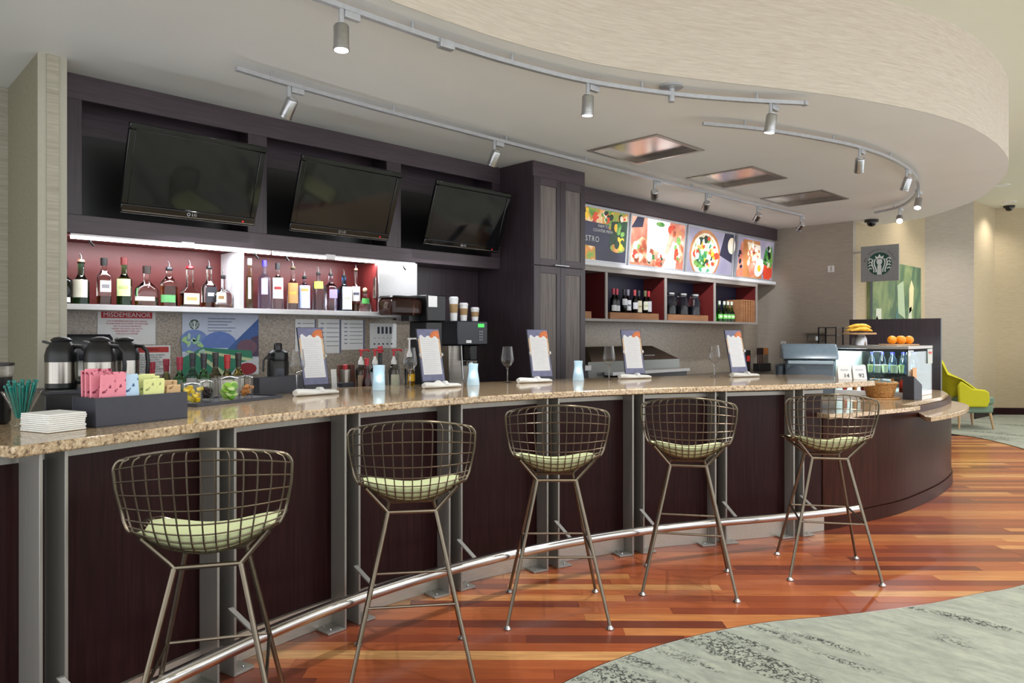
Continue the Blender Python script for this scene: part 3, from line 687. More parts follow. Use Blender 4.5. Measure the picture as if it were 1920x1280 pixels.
bottle('liquor_bottle', 'low round decanter bottle with cream oval label', (2.132, Yb-.065, Z0), .275, .066, 'fbfbfb', G, nr=.014, sh=.42, nk=.62, flat=.5, lab='ddd2ae', lz=(.14, .40), arc=.5, art='8a6a44', liq='b06a20', lvl=.12, top='pour')
bottle('liquor_bottle', 'tall slender yellow liqueur bottle beside the white divider', (2.354, Yb, Z0), .375, .026, 'e9dfa6', G, nr=.013, sh=.55, nk=.82, liq='c9b21e', lvl=.7, lab='b6b8b8', lz=(.2, .62), arc=.4, top='cap', topc='cfd2d2')
bottle('liquor_bottle', 'tall frosted lilac bottle with violet cap', (2.469, Yb, Z0), .37, .046, 'c9c2e6', G, sh=.68, nk=.78, rough=.35, lab='aaa6d2', lz=(.3, .62), arc=.5, art='f3f3fa', topc='4437a8')
bottle('liquor_bottle', 'clear vodka bottle with white label and black cap', (2.575, Yb, Z0), .355, .044, 'f8f8fa', G, sh=.68, nk=.78, lab='dcd9e2', lz=(.24, .68), art='8f2a2a', topc='1a1a1c')
bottle('liquor_bottle', 'clear bottle with brown gold label and steel pourer', (2.698, Yb, Z0), .38, .043, 'f4f1ec', G, sh=.56, nk=.72, lab='a37c4a', lz=(.14, .55), art='d9903f', top='pour', topc='6a5a3a')
bottle('liquor_bottle', 'pale blue bottle with orange emblem', (2.796, Yb, Z0), .313, .046, 'dfe6fa', G, sh=.70, nk=.8, lab='aebbe8', lz=(.06, .62), art='e58a4a', mz=.8, top='pour')
bottle('liquor_bottle', 'frosted grey bottle with lime green label', (2.916, Yb, Z0), .35, .045, 'd4d4de', G, sh=.70, nk=.78, rough=.3, lab='c3d84a', lz=(.50, .66), arc=.8, top='pour')
bottle('liquor_bottle', 'clear faceted bottle with purple tint', (3.025, Yb, Z0), .348, .041, 'e6e0f2', G, sh=.64, nk=.76, square=True, lab='8d7fae', lz=(.3, .5), top='pour')
bottle('liquor_bottle', 'bright blue gin bottle with white label', (3.147, Yb, Z0), .345, .049, '3a8fd6', G, sh=.6, nk=.74, square=True, lab='e6e6dc', lz=(.05, .58), art='a9a99c', top='pour', liq='2a78c0', lvl=.5)
bottle('liquor_bottle', 'clear rum bottle with printed label and golden dregs', (3.258, Yb, Z0), .40, .038, 'f6f3ee', G, sh=.52, nk=.66, lab='d4d0ca', lz=(.22, .52), art='4a4a5a', liq='d89a24', lvl=.2, top='pour', topc='c9a07a')
bottle('liquor_bottle', 'short squat bottle with green label and cork ball', (3.285, 5.075, Z0), .215, .050, 'f4faf6', G, nr=.016, sh=.3, nk=.66, lab='4aa04a', lz=(.3, .5), arc=.6, top='ball', topc='b9a27e')

# ------------------------------------------------------------------ notices on the backsplash
def sheet(name, label, x0, x1, z0, z1, m='paper', cat='notice', group=None):
    t = thing(name, label, cat, ((x0+x1)/2, YW-.004, z0), 0, group)
    obj('sheet', MB().bb(-(x1-x0)/2, (x1-x0)/2, -.0015, .0015, 0, z1-z0), M[m], t); return t, x1-x0, z1-z0
def bar_on(t, x0, x1, z0, z1, col, name='print', lay=1): return obj(name, MB().bb(x0, x1, -.0015-.0012*lay, -.0015-.0012*(lay-1), z0, z1), solid(col, .7), t)
t, w, h = sheet('warning_notice', 'white notice headed in red under the bottle shelf', 1.394, 1.757, 1.385, 1.612)
hd = bar_on(t, -w*.44, w*.44, h*.79, h*.985, 'c23440', 'red_band')
obj('heading', text_mb('MISDEMEANOR', .043, .001).xf(at(0, -.0038, h*.885) @ FACE), M['paper'], t)
for k, s in enumerate(['IT IS A MISDEMEANOR FOR ANY PERSON', 'TO PURCHASE OR ATTEMPT TO PURCHASE', 'ANY ALCOHOLIC BEVERAGE', 'UNDER THE LEGAL AGE OR TO', 'MISREPRESENT THEIR AGE', 'FOR SUCH A PURPOSE']):
    obj('text_line', text_mb(s, .0135, .0008).xf(at(0, -.0032, h*(.70-.075*k)) @ FACE), solid('c2455a', .7), t)
t, w, h = sheet('warning_notice', 'lower notice with red heading behind the wine bottles', 1.56, 1.856, 1.175, 1.378)
bar_on(t, -w*.46, w*.46, h*.76, h*.95, 'c8433f', 'red_band'); obj('heading', text_mb('WARNING', .03, .001).xf(at(0, -.0038, h*.855) @ FACE), solid('5a1515', .7), t)
for k in range(8): obj('text_line', text_mb('DRINKING ALCOHOL DURING'[:23-k % 3*4], .016, .0008).xf(at(0, -.0032, h*(.67-.08*k)) @ FACE), solid('5b5f66', .7), t)
# illustrated poster
t, w, h = sheet('illustrated_poster', 'poster of blue hills and green fields behind the wine bottles', 1.936, 2.503, 1.15, 1.604, 'paper', 'poster')
def poly_on(t, pts, col, lay, name='printed_shape'):
    return obj(name, MB().xz([(-w/2+w*x, h*y) for x, y in pts][::-1], -.0015-.0008*lay, -.0015), solid(col, .7), t)
poly_on(t, [(0, 0), (1, 0), (1, 1), (0, 1)], 'cfd6e8', 1, 'sky_print')
arcp = lambda cx, cy, rx, ry, a0, a1, n=12: [(cx+rx*math.cos(a0+(a1-a0)*k/n), cy+ry*math.sin(a0+(a1-a0)*k/n)) for k in range(n+1)]
poly_on(t, arcp(.15, .58, .17, .17, 0, PI)+[(-0.0, .4), (.32, .4)], '7f97cf', 2)
poly_on(t, arcp(.47, .45, .25, .27, 0, PI), '6d88cc', 3)
poly_on(t, [(.55, .4), (1, .94), (1, .35)], '4c6ba6', 4)
poly_on(t, [(.86, .3), (1, .3), (1, .66), (.9, .62)], '5a4a63', 5)
poly_on(t, arcp(.84, .46, .14, .13, 0, 2*PI, 14)[:-1], '7a5c6c', 6)
poly_on(t, [(0, 0), (.95, 0), (.9, .4), (.25, .46), (0, .3)], '3f8e72', 7, 'field_print')
poly_on(t, [(.25, .42), (.95, .26), (.95, .2), (.24, .38)], 'cfe0b0', 8); poly_on(t, [(.2, .38), (.6, 0), (.5, 0), (.17, .36)], 'cfe0b0', 8)
poly_on(t, [(1, 0), (1, .28), (.75, .2), (.6, 0)], 'dfe3ea', 9)
rnd = random.Random(3)
for k in range(13):
    cx, cy, an = rnd.uniform(.02, .27), rnd.uniform(.38, .64), rnd.uniform(0, PI)
    poly_on(t, [(cx+.045*math.cos(a)*math.cos(an)-.02*math.sin(a)*math.sin(an), cy+.055*math.cos(a)*math.sin(an)+.025*math.sin(a)*math.cos(an)) for a in [q*PI/5 for q in range(10)]], ['b9dcd0', 'a6d6b4', 'b6e09a'][k % 3], 10+k % 3, 'printed_leaf')
poly_on(t, arcp(.84, .1, .13, .1, 0, 2*PI, 12)[:-1], 'a3343c', 12, 'printed_cherry')
def siren(t, cx, cz, r, y, ring=True):
    # roundel: dark green disc with a pale crowned figure drawn as waves
    obj('roundel', MB().lathe([(r, 0), (r, .001)], 28).xf(at(cx, y, cz) @ FACE), solid('1f4d43', .6), t)
    pale = solid('dfe6e4', .6); m = MB(); yy = y-.0022
    m.xz([(cx-r*.30, cz+r*.42), (cx-r*.36, cz+r*.72), (cx-r*.14, cz+r*.60), (cx, cz+r*.86), (cx+r*.14, cz+r*.60), (cx+r*.36, cz+r*.72), (cx+r*.30, cz+r*.42)], yy, y-.001)
    m.xz([(cx+r*.24*math.cos(a), cz+r*.2+r*.30*math.sin(a)) for a in [k*PI/8 for k in range(16)]], yy, y-.001)
    m.xz([(cx-r*.16, cz-r*.1), (cx+r*.16, cz-r*.1), (cx+r*.2, cz-r*.95), (cx-r*.2, cz-r*.95)], yy, y-.001)
    for s in (-1, 1):
        for q in (.36, .54):
            m.tube([(cx+s*r*(q+.09*math.sin(j*.9)), yy+.0008, cz+r*(.42-j*.19)) for j in range(7)], r*.055, 4)
        for j in range(4): m.tube([(cx+s*r*.62, yy+.0008, cz+r*(.42-.28*j)), (cx+s*r*.8, yy+.0008, cz+r*(.5-.28*j)), (cx+s*r*.9, yy+.0008, cz+r*(.34-.26*j))], r*.06, 4)
    obj('emblem', m, pale, t)
siren(t, -w*.35, h*.83, .036, -.0028)
for k in range(5): bar_on(t, -w*.18, w*(.18-.05*(k % 3)), h*(.92-.05*k), h*(.935-.05*k), '7d8aa4', 'text_line', 2)
for k, (x0, x1, z0, z1) in enumerate([(2.809, 2.992, 1.32, 1.578), (3.012, 3.222, 1.30, 1.582), (3.228, 3.454, 1.326, 1.578), (3.508, 3.787, 1.336, 1.553)]):
    t, w, h = sheet('instruction_sheet', ['white sheet with ruled lines, leftmost, behind the first menu stand', 'white sheet with dark right margin beside the first menu stand', 'white sheet of ruled entries above the pump bottles', 'landscape sheet with four dark cup drawings'][k], x0, x1, z0, z1, 'paper', 'notice', 'printed sheets on the backsplash')
    if k < 3:
        for j in range(6): bar_on(t, -w*.15, w*.42, h*(.86-.13*j), h*(.875-.13*j), '50545f', 'ruled_line'); bar_on(t, -w*.38, -w*.24, h*(.85-.13*j), h*(.885-.13*j), '8d93a6', 'entry_mark')
        bar_on(t, w*.44, w*.5, 0, h, '6a6f8e', 'dark_margin')
    else:
        for j in range(4): bar_on(t, -w*.22+w*.15*j, -w*.22+w*.15*j+w*.08, h*.58, h*.86, '3c4152', 'cup_drawing')
        for j in range(5): bar_on(t, -w*.36+w*.16*j, -w*.36+w*.16*j+w*.06, h*.14, h*.2, '4a4f5c', 'small_icon'); bar_on(t, -w*.36+w*.16*j, -w*.36+w*.16*j+w*.08, h*.4, h*.42, '9aa0ae', 'caption_line')
t = thing('towel_dispenser', 'dark plastic paper towel dispenser behind the coffee carafes', 'dispenser', (1.29, YW, 1.17))
obj('housing', MB().sqlathe([(.15, .09, .12), (.155, .095, .14), (.155, .095, .26), (.14, .08, .285)], (0, -.1, 0), .3), solid('23262f', .25), t); obj('paper_tongue', MB().bb(-.1, .1, -.15, -.148, 0.02, .13), M['paper'], t); obj('back_plate', MB().bb(-.14, .14, -.02, -.002, .02, .28), M['black'], t)

# ------------------------------------------------------------------ tall cabinet
tl = thing('tall_cabinet', 'tall dark cabinet with four ribbed panel doors beside the televisions', 'cabinet', (5.10, 4.565, 0))
def cb(n, x0, x1, y0, y1, z0, z1, m, par=None): return obj(n, MB().bb(x0-5.10, x1-5.10, y0-4.565, y1-4.565, z0, z1), m, par or tl, .0015)
cb('carcass', 4.737, 5.463, 4.585, 5.345, .001, 3.036, M['espresso_v'])
cb('header', 4.737, 5.463, 4.567, 4.585, 2.9, 3.036, M['espresso'])
ins = woodm('ribbed_door_insert', '4e4645', '8a807a', .5, 2, 70, 2.0)
for x0, x1, i0, i1, hx in ((4.739, 5.098, 4.828, 5.046, 5.05), (5.102, 5.461, 5.176, 5.39, 5.15)):
    for z0, z1, a0, a1, hz in ((2.092, 2.897, 2.155, 2.825, 2.105), (.1, 2.084, .25, 2.02, 2.07)):
        d = cb('door', x0, x1, 4.572, 4.583, z0, z1, M['espresso_v'])
        for q in ((x0, i0, z0, z1), (i1, x1, z0, z1)): cb('door_stile', q[0], q[1], 4.560, 4.572, q[2], q[3], M['espresso_v'], d)
        for q in ((z0, a0), (a1, z1)): cb('door_rail', i0, i1, 4.560, 4.572, q[0], q[1], M['espresso'], d)
        cb('ribbed_insert', i0, i1, 4.567, 4.572, a0, a1, ins, d)
    cb('handle', hx-.05, hx+.05, 4.535, 4.547, 2.095, 2.105, M['nickel'])
cb('plinth', 4.75, 5.45, 4.58, 4.6, .001, .1, M['black'])

# ------------------------------------------------------------------ menu boards and cubby shelves
mc = thing('menu_cabinet', 'dark band with lit menu boards over red cubby shelves', 'cabinet', (5.47, YT, 1.6))
def mb_(n, x0, x1, y0, y1, z0, z1, m): return obj(n, MB().bb(x0-5.47, x1-5.47, y0-YT, y1-YT, z0-1.6, z1-1.6), m, mc, .0012)
mb_('top_band', 5.466, 10.455, YT-.005, YT+.03, 2.87, 3.036, M['espresso']); mb_('light_box', 5.466, 10.455, YT+.075, 5.34, 2.2, 3.03, M['white'])
mb_('board_ledge', 5.466, 10.40, YT-.01, 5.2, 2.205, 2.245, M['white']); mb_('ledge_underside', 5.466, 10.40, YT-.005, 5.34, 2.19, 2.204, M['grey'])
mb_('shelf_top', 5.466, 9.85, YT, 5.34, 2.145, 2.189, M['grey']); mb_('shelf_bottom', 5.466, 9.85, YT, 5.34, 1.602, 1.632, M['grey']); mb_('back_board', 5.466, 9.84, 5.32, 5.344, 1.633, 2.144, M['navy'])
for x in (6.355, 7.515, 8.665, 9.825):
    mb_('divider', x-.018, x+.018, YT+.016, 5.32, 1.633, 2.144, M['red']); mb_('divider_edge', x-.02, x+.02, YT, YT+.015, 1.633, 2.144, M['grey'])
mb_('side_face', 9.845, 9.85, YT+.016, 5.34, 1.633, 2.144, M['grey'])
def foodm(name, cols, scale=14, emit=.25):  # small emission in the prints adds to the spots' light on the boards
    t = NT(name); v = t.coord('Object'); c = t.voro(v, scale, 'SMOOTH_F1', 'Color'); sep = t.new('ShaderNodeSeparateColor'); t.link(c, sep.inputs[0])
    n = t.noise(v, scale*.8, 4, .6, 1.0); k = t.math('ADD', t.math('MULTIPLY', sep.outputs[0], .6), t.math('MULTIPLY', n, .4))
    q = t.ramp(k, [(i/(len(cols)-1)*.7+.15, lin(h)) for i, h in enumerate(cols)]); t.color(q); t.set(Roughness=.35, Emission_Strength=emit); t.link(q, t.b.inputs['Emission Color']); return t.m
F = {'mix': foodm('print_vegetables', ['2c5a24', '86a848', 'd8882c', 'f0d9a8', 'b83a20', '3a2c3c'], 9), 'wrap': foodm('print_wraps', ['6c2a1c', 'c05a34', 'e8c9a0', 'f6efe0', '6c8a3c'], 12),
     'bread': foodm('print_bread', ['e9cfa8', 'f6ead2', 'fff8ea', 'd9a878'], 7), 'salad': foodm('print_salad', ['1c5a44', '3f9a70', 'e8f0e0', 'e8b43c', 'd2401e', 'f4f4e8'], 13), 'wood': foodm('print_board', ['a8683c', 'c98a58', 'd8a070'], 5),
     'dark': foodm('print_dark_cloth', ['23243a', '34324c', '2c2a44'], 4, .15), 'cloth': foodm('print_grey_cloth', ['8c86a0', 'a8a2b8', 'c6c0cc'], 4), 'herb': foodm('print_herbs', ['1f5a2c', '3f8a3c', '8ab85c', '2a6a34'], 16), 'white': foodm('print_white', ['ffffff', 'fbf8f0', 'f0ece0'], 5, .4), 'egg': foodm('print_egg_yolk', ['f0b428', 'f8c83c', 'e8a020'], 5), 'tom': foodm('print_tomato', ['c03020', 'e05030', '902018'], 6), 'pink': foodm('print_ham', ['b8604c', 'd88a70', 'e8b8a0', '8c3c34'], 8), 'leaf': foodm('print_dark_leaf', ['12281c', '22442c', '345a34'], 10, .15)}
def board(x0, x1, label, shapes, base, bits=()):
    t = thing('menu_board', label, 'menu board', ((x0+x1)/2, YT+.052, 2.252), 0, 'lit food menu boards'); w = x1-x0; h = .60; T = Matrix.Rotation(math.radians(4.5), 4, 'X')
    obj('face', MB().bb(-w/2+.02, w/2-.02, -.006, 0, .02, h-.02).xf(T), F[base], t)
    for nm, a in (('frame_bottom', (-w/2, w/2, 0, .022)), ('frame_top', (-w/2, w/2, h-.022, h)), ('frame_side', (-w/2, -w/2+.022, .022, h-.022)), ('frame_side', (w/2-.022, w/2, .022, h-.022))):
        obj(nm, MB().bb(a[0], a[1], -.014, .008, a[2], a[3]).xf(T), M['track'], t)
    for lay, (m, pts) in enumerate(shapes):
        pp = [(-w/2+.022+(w-.044)*x, .022+(h-.044)*y) for x, y in pts]
        ar = sum(a[0]*b[1]-b[0]*a[1] for a, b in zip(pp, pp[1:]+pp[:1]))
        obj('printed_food', MB().xz(pp if ar > 0 else pp[::-1], -.0066-.0003*lay, -.005).xf(T), F[m], t)
    rb = random.Random(int(x0*100)); lay = len(shapes)
    for (cx, cy, rx, ry, n, pal) in bits:
        for q in range(n):
            a, r = rb.uniform(0, 2*PI), math.sqrt(rb.random()); bx_, by_, br, an = cx+rx*r*math.cos(a), cy+ry*r*math.sin(a), rb.uniform(.018, .04), rb.uniform(0, PI)
            pp = [(-w/2+.022+(w-.044)*min(.985, max(.015, x)), .022+(h-.044)*min(.98, max(.02, y))) for x, y in [(bx_+br*math.cos(g)*math.cos(an)-br*1.1*math.sin(g)*math.sin(an), by_+br*2.6*math.cos(g)*math.sin(an)+br*1.3*math.sin(g)*math.cos(an)) for g in [k*PI/4 for k in range(8)]]]
            ar = sum(a_[0]*b_[1]-b_[0]*a_[1] for a_, b_ in zip(pp, pp[1:]+pp[:1]))
            obj('printed_morsel', MB().xz(pp if ar > 0 else pp[::-1], -.0070-.0003*lay-.0001*q, -.005).xf(T), F[pal[q % len(pal)]], t)
    return t, T, w
el = lambda cx, cy, rx, ry, n=18, an=0: [(cx+rx*math.cos(a)*math.cos(an)-ry*math.sin(a)*math.sin(an), cy+rx*math.cos(a)*math.sin(an)+ry*math.sin(a)*math.cos(an)) for a in [2*PI*k/n for k in range(n)]]
t, T, w = board(5.62, 6.765, 'menu board with white lettering on navy, beside the tall cabinet', [('mix', [(0, .72), (1, .6), (1, 1), (0, 1)]), ('leaf', [(.72, .3), (1, .25), (1, .85), (.74, .8)]), ('mix', [(.0, 0), (.52, 0), (.5, .26), (0, .3)]), ('mix', el(.86, .28, .12, .09)), ('dark', [(.25, .3), (.70, .3), (.70, .72), (.25, .74)])], 'dark', [(.5, .88, .45, .08, 26, ('tom', 'herb', 'egg', 'bread', 'leaf')), (.86, .5, .1, .25, 12, ('leaf', 'herb', 'egg')), (.2, .12, .18, .1, 10, ('egg', 'tom', 'bread'))])
for k, s in enumerate(['FARM TO', 'COUNTER FRESH']): obj('lettering', text_mb(s, .045, .001).xf(T @ at(.12, -.0095, .395-.05*k) @ FACE), M['paper'], t)
obj('lettering', text_mb('BISTRO', .085, .001, spacing=1.2).xf(T @ at(-.1, -.0095, .245) @ FACE), M['paper'], t)
board(6.80, 7.965, 'menu board with open wraps on a pale plate, second from the tall cabinet', [('dark', [(0, .75), (.2, .8), (.22, 1), (.1, 1)]), ('wood', [(.02, .3), (.35, .72), (.3, .1), (.05, 0)]), ('wrap', [(.02, .05), (.3, .05), (.33, .5), (.2, .6), (.04, .4)]), ('white', [(.3, .25), (.66, .2), (.7, 1), (.28, 1)]), ('wrap', [(.3, .0), (.56, .0), (.52, .32), (.36, .38)]), ('pink', [(.62, .3), (.74, .98), (1, .9), (1, .55)]), ('white', [(.6, 0), (.85, 0), (.88, .5), (.78, .6)]), ('wrap', [(.8, .3), (.98, .1), (.98, .62), (.86, .66)]), ('herb', el(.52, .92, .08, .05)), ('herb', el(.42, .2, .08, .05))], 'pink', [(.15, .3, .12, .22, 14, ('tom', 'wrap', 'herb', 'bread')), (.45, .15, .14, .13, 14, ('tom', 'pink', 'leaf', 'white')), (.9, .4, .08, .25, 12, ('herb', 'tom', 'bread')), (.8, .8, .15, .12, 8, ('wrap', 'wood', 'tom'))])
board(8.01, 9.175, 'menu board showing an oval bowl of salad, third from the tall cabinet', [('cloth', [(.6, 0), (1, 0), (1, 1), (.75, 1)]), ('wood', el(.38, .42, .34, .58)), ('bread', el(.38, .40, .30, .52)), ('salad', el(.38, .42, .26, .44)), ('leaf', el(.28, .72, .08, .09)), ('tom', el(.62, .42, .07, .09)), ('tom', el(.18, .4, .07, .08)), ('dark', [(.7, .45), (.8, 1), (1, 1), (1, .3)]), ('bread', el(.97, .72, .09, .2)), ('herb', el(.3, .2, .16, .1)), ('white', el(.45, .62, .08, .12))], 'cloth', [(.38, .45, .22, .38, 46, ('salad', 'white', 'herb', 'tom', 'egg', 'leaf', 'white'))])
board(9.265, 10.375, 'menu board with fried egg and green herbs, nearest the end wall', [('pink', [(.0, 0), (.1, .9), (.3, .7), (.25, 0)]), ('wood', [(.2, 0), (.14, .95), (.6, .95), (.72, 0)]), ('bread', [(.25, .9), (.62, .85), (.66, .4), (.4, .3)]), ('wrap', [(.3, .5), (.4, .95), (.55, .6)]), ('pink', [(.3, .3), (.5, .5), (.6, .1), (.4, 0)]), ('white', el(.62, .28, .12, .24, an=-.2)), ('egg', el(.62, .26, .05, .09)), ('tom', [(.74, .1), (1, .05), (1, .4), (.76, .42)]), ('herb', [(.72, .4), (.78, .85), (.86, .6), (.95, .9), (1, .5), (.97, .3)]), ('tom', el(.86, .06, .1, .09))], 'cloth', [(.42, .6, .18, .3, 22, ('bread', 'pink', 'white', 'wood')), (.86, .6, .1, .25, 18, ('herb', 'leaf', 'salad')), (.12, .4, .08, .35, 8, ('pink', 'dark'))])
# cubby contents
crw = woodm('crate_wood', '8c5a38', 'b58258', .6, 0, 30)
def crate(x0, x1, label, h=.075):
    t = thing('wooden_crate', label, 'crate', ((x0+x1)/2, 5.16, 1.633), 0, 'low wooden crates in the cubbies'); w = x1-x0
    obj('front_board', MB().bb(-w/2, w/2, -.12, -.105, 0, h), crw, t, .002); obj('rear_board', MB().bb(-w/2, w/2, .105, .12, 0, h), crw, t)
    for s in (-1, 1): obj('side_board', MB().bb(min(s*w/2, s*(w/2-.015)), max(s*w/2, s*(w/2-.015)), -.104, .104, 0, h), crw, t)
    obj('top_board', MB().bb(-w/2+.016, w/2-.016, -.104, .104, h-.014, h-.002), crw, t); return t
crate(5.60, 6.14, 'empty wooden crate next to the tall cabinet'); crate(6.47, 7.42, 'wooden crate under eight wine bottles'); crate(7.62, 8.56, 'wooden crate under three glass jars')
for k, x in enumerate([6.63, 6.72, 6.83, 6.935, 7.04, 7.15, 7.25, 7.35]):
    bottle('wine_bottle', '%s dark wine bottle from the left on the cubby crate' % ['first', 'second', 'third', 'fourth', 'fifth', 'sixth', 'seventh', 'eighth'][k], (x, 5.12+.02*(k % 2), 1.7085), .30, .037, '10160f', 'dark wine bottles on the cubby crate', sh=.62, nk=.76,
           lab=['e4e6e6', 'e4e6e6', 'dfe1e6', 'e6e6ea', 'e2e2e6', 'd6cfb4', 'dfe0cc', 'd9d6de'][k], lz=[(.06, .28), (.06, .27), (.3, .54), (.1, .5), (.16, .42), (.04, .5), (.14, .48), (.08, .5)][k], art=[None, None, None, '8a8f98', None, 'a89668', 'c0c49a', None][k], top='foil', topc=['c9455a', 'd0485c', '2a2a30', '8f8a98', 'c04a50', '3a3a40', '7a7a52', 'd02e3c'][k], liq='080a08', lvl=.5)
for k, x in enumerate([7.84, 8.12, 8.41]):
    t = thing('glass_jar', '%s lidded glass jar on the cubby crate' % ['left', 'middle', 'right'][k], 'jar', (x, 5.16, 1.7085), 0, 'glass jars on the cubby crate')
    obj('glass_body', MB().lathe([(.07, 0), (.078, .01), (.078, .19), (.06, .225), (.055, .23), (.055, .25)], 20), gl('cfd4dc'), t); obj('lid', MB().lathe([(.06, .25), (.062, .255), (.062, .275), (.05, .285)], 20), M['nickel'], t); obj('contents', MB().lathe([(.07, .008), (.07, .12)], 18), solid('2a2a33', .5), t)
for k, x in enumerate([8.95, 9.08, 9.18, 9.28]):
    bottle('sparkling_water_bottle', ['leftmost', 'second', 'third', 'rightmost'][k]+' bright green bottle in the last cubby', (x, 5.1, 1.633), .285, .043, '9cf088', 'green bottles in the last cubby', sh=.45, nk=.72, lab='79d860', lz=(.15, .36), top='cap', topc='dfe6d4', liq='8ae070', lvl=.55, art='e6f4d8')
t = thing('cork_rack', 'wooden lattice box of corks at the end of the cubbies', 'rack', (9.605, 5.1, 1.633))
obj('frame_side', MB().bb(-.20, -.155, -.08, .15, 0, .30), crw, t); obj('frame_side', MB().bb(.155, .195, -.08, .15, 0, .30), crw, t); obj('frame_back', MB().bb(-.155, .155, .13, .15, 0, .3), solid('4a2214', .6), t); obj('frame_top', MB().bb(-.20, .195, -.08, .15, .301, .315), crw, t)
for k in range(4): obj('slat', MB().bb(-.128+.075*k, -.098+.075*k, -.08, -.05, 0, .30), crw, t)
for k in range(14): obj('cork', MB().cyl((-.142+.07*(k % 5), -.03, .03+.085*(k//5)), (-.142+.07*(k % 5), .06, .03+.085*(k//5)), .02, n=8), solid('c9a070', .7), t)

# ------------------------------------------------------------------ things on the bar top
def bar_yaw(x, y):
    k = min(range(1, len(BARF)-1), key=lambda i: (BARF[i][0]-x)**2+(BARF[i][1]-y)**2)
    return math.atan2(BARF[k+1][1]-BARF[k-1][1], BARF[k+1][0]-BARF[k-1][0])
ZB = TOP+.0006
BG = {}
lav = plain('menu_lavender_print', '77799a', .4, var=.15, scale=25); org = plain('menu_orange_print', 'd97a48', .4, var=.2, scale=60); tanp = plain('menu_tan_print', 'd8b890', .5, var=.1)
for k, (x, y, lab) in enumerate([(2.34, 4.19, 'menu card in a clear stand beside the black airpot'), (3.10, 3.95, 'menu card in a clear stand before the coffee machine'), (4.02, 3.79, 'menu card in a clear stand in front of the tall cabinet'), (4.87, 3.545, 'menu card in a clear stand in front of the prep unit lid'), (5.70, 3.07, 'menu card in a clear stand nearest the grey hooded machine')]):
    t = thing('menu_stand', lab, 'menu', (x, y, ZB), bar_yaw(x, y), 'menu cards along the bar'); T = at(0, -.02, .03) @ Matrix.Rotation(math.radians(-14), 4, 'X')
    h = .375 if k else .38
    obj('acrylic_back', MB().bb(-.092, .092, .004, .007, -.005, h).xf(T), M['slate'], t)
    obj('base_foot', MB().bb(-.092, .092, -.035, .055, 0, .006), M['gcup'], t); obj('front_lip', MB().bb(-.092, .092, -.033, -.027, .006, .034), M['slate'], t)
    c = obj('menu_card', MB().bb(-.086, .086, -.001, .003, .006, h-.004).xf(T), lav, t)
    for s in (-1, 1): obj('side_print', MB().bb(min(s*.085, s*.07), max(s*.085, s*.07), -.0016, -.0011, h*.45, h-.07).xf(T), tanp, c)
    obj('orange_print', MB().xz([(.0, h-.075), (.084, h-.075), (.084, h-.018), (.062, h-.012), (.03, h-.022), (.01, h-.045)], -.0017, -.0011).xf(T), org, c)
    top = [(-.074+.146*j/10, h-.052+.010*math.sin(j*1.7)-.012*j/10) for j in range(11)]
    obj('white_page', MB().xz([(-.074, .05)]+[(.072, .05)]+top[::-1], -.003, -.0018).xf(T), M['white'], c)
    for j in range(17): obj('text_line', MB().bb(-.06, .058-.012*(j % 3), -.0036, -.0031, .065+.0145*j, .0675+.0145*j).xf(T), solid('cfd2d8', .7), c)
    for s in (-1, 1): obj('clip', MB().box((s*.086, -.004, h*.5), (.014, .012, .02)).xf(T), M['nickel'], t)
def wine_glass(x, y, lab, s=1.0):
    t = thing('wine_glass', lab, 'wine glass', (x, y, ZB), 0, 'wine glasses along the bar')
    obj('foot', MB().lathe([(.036*s, 0), (.037*s, .002), (.01, .006), (.005, .012)], 20), M['glass'], t)
    obj('stem', MB().lathe([(.005, .0122), (.004, .05), (.004, .09), (.009, .112)], 10), M['glass'], t)
    out = [(.008, .113), (.03, .128), (.046, .155), (.048, .175), (.043, .21), (.036, .265)]; inn = [(r-.0016, z+.001) for r, z in out[::-1]]
    obj('bowl', MB().lathe(out+inn[:-1]+[(.0005, .118)], 24), M['gcup'], t)
for x, y, lab in [(2.13, 4.03, 'wine glass in front of the black airpot'), (2.87, 3.90, 'wine glass beside the yellow bottle'), (3.69, 3.82, 'wine glass standing alone before the dark cabinet side'), (4.53, 3.54, 'wine glass left of the prep unit'), (5.45, 3.15, 'wine glass nearest the far end of the bar')]: wine_glass(x, y, lab)
frost = NT('frosted_candle_glass'); fg = frost.noise(frost.coord(), 4); frost.color(frost.ramp(fg, [(.3, lin('b9d9e6')), (.7, lin('dcecf2'))])).set(Roughness=.5, Subsurface_Weight=.4, Subsurface_Radius=(.03, .03, .03), Transmission_Weight=.35, Emission_Color=lin('cfe8f6'), Emission_Strength=.16)  # faint emission in the shell stands in for candle light shining through
for x, y, lab, kind in [(2.615, 3.88, 'frosted candle holder among the pump bottles', 0), (3.34, 3.80, 'waisted frosted candle holder left of the lone wine glass', 1), (4.30, 3.66, 'waisted frosted candle holder before the tall cabinet edge', 1)]:
    t = thing('candle_holder', lab, 'candle', (x, y, ZB), 0, 'glowing frosted candle holders')
    pr = [(.036, 0), (.039, .004), (.037, .06), (.036, .10), (.037, .158), (.033, .158), (.032, .03), (.001, .028)] if not kind else [(.042, 0), (.044, .004), (.040, .045), (.033, .09), (.031, .115), (.034, .15), (.030, .15), (.028, .1), (.033, .04), (.001, .03)]
    obj('frosted_shell', MB().lathe(pr, 24), frost.m, t); obj('flame_bulb', MB().sphere((0, 0, .07), .012, 10, 1.6), M['lampface'], t); obj('candle_body', MB().lathe([(.024, .032), (.024, .055)], 14), M['napkin'], t); lamp('candle_glow', 'POINT', (x, y, ZB+.085), .35, (.85, .95, 1), .012)
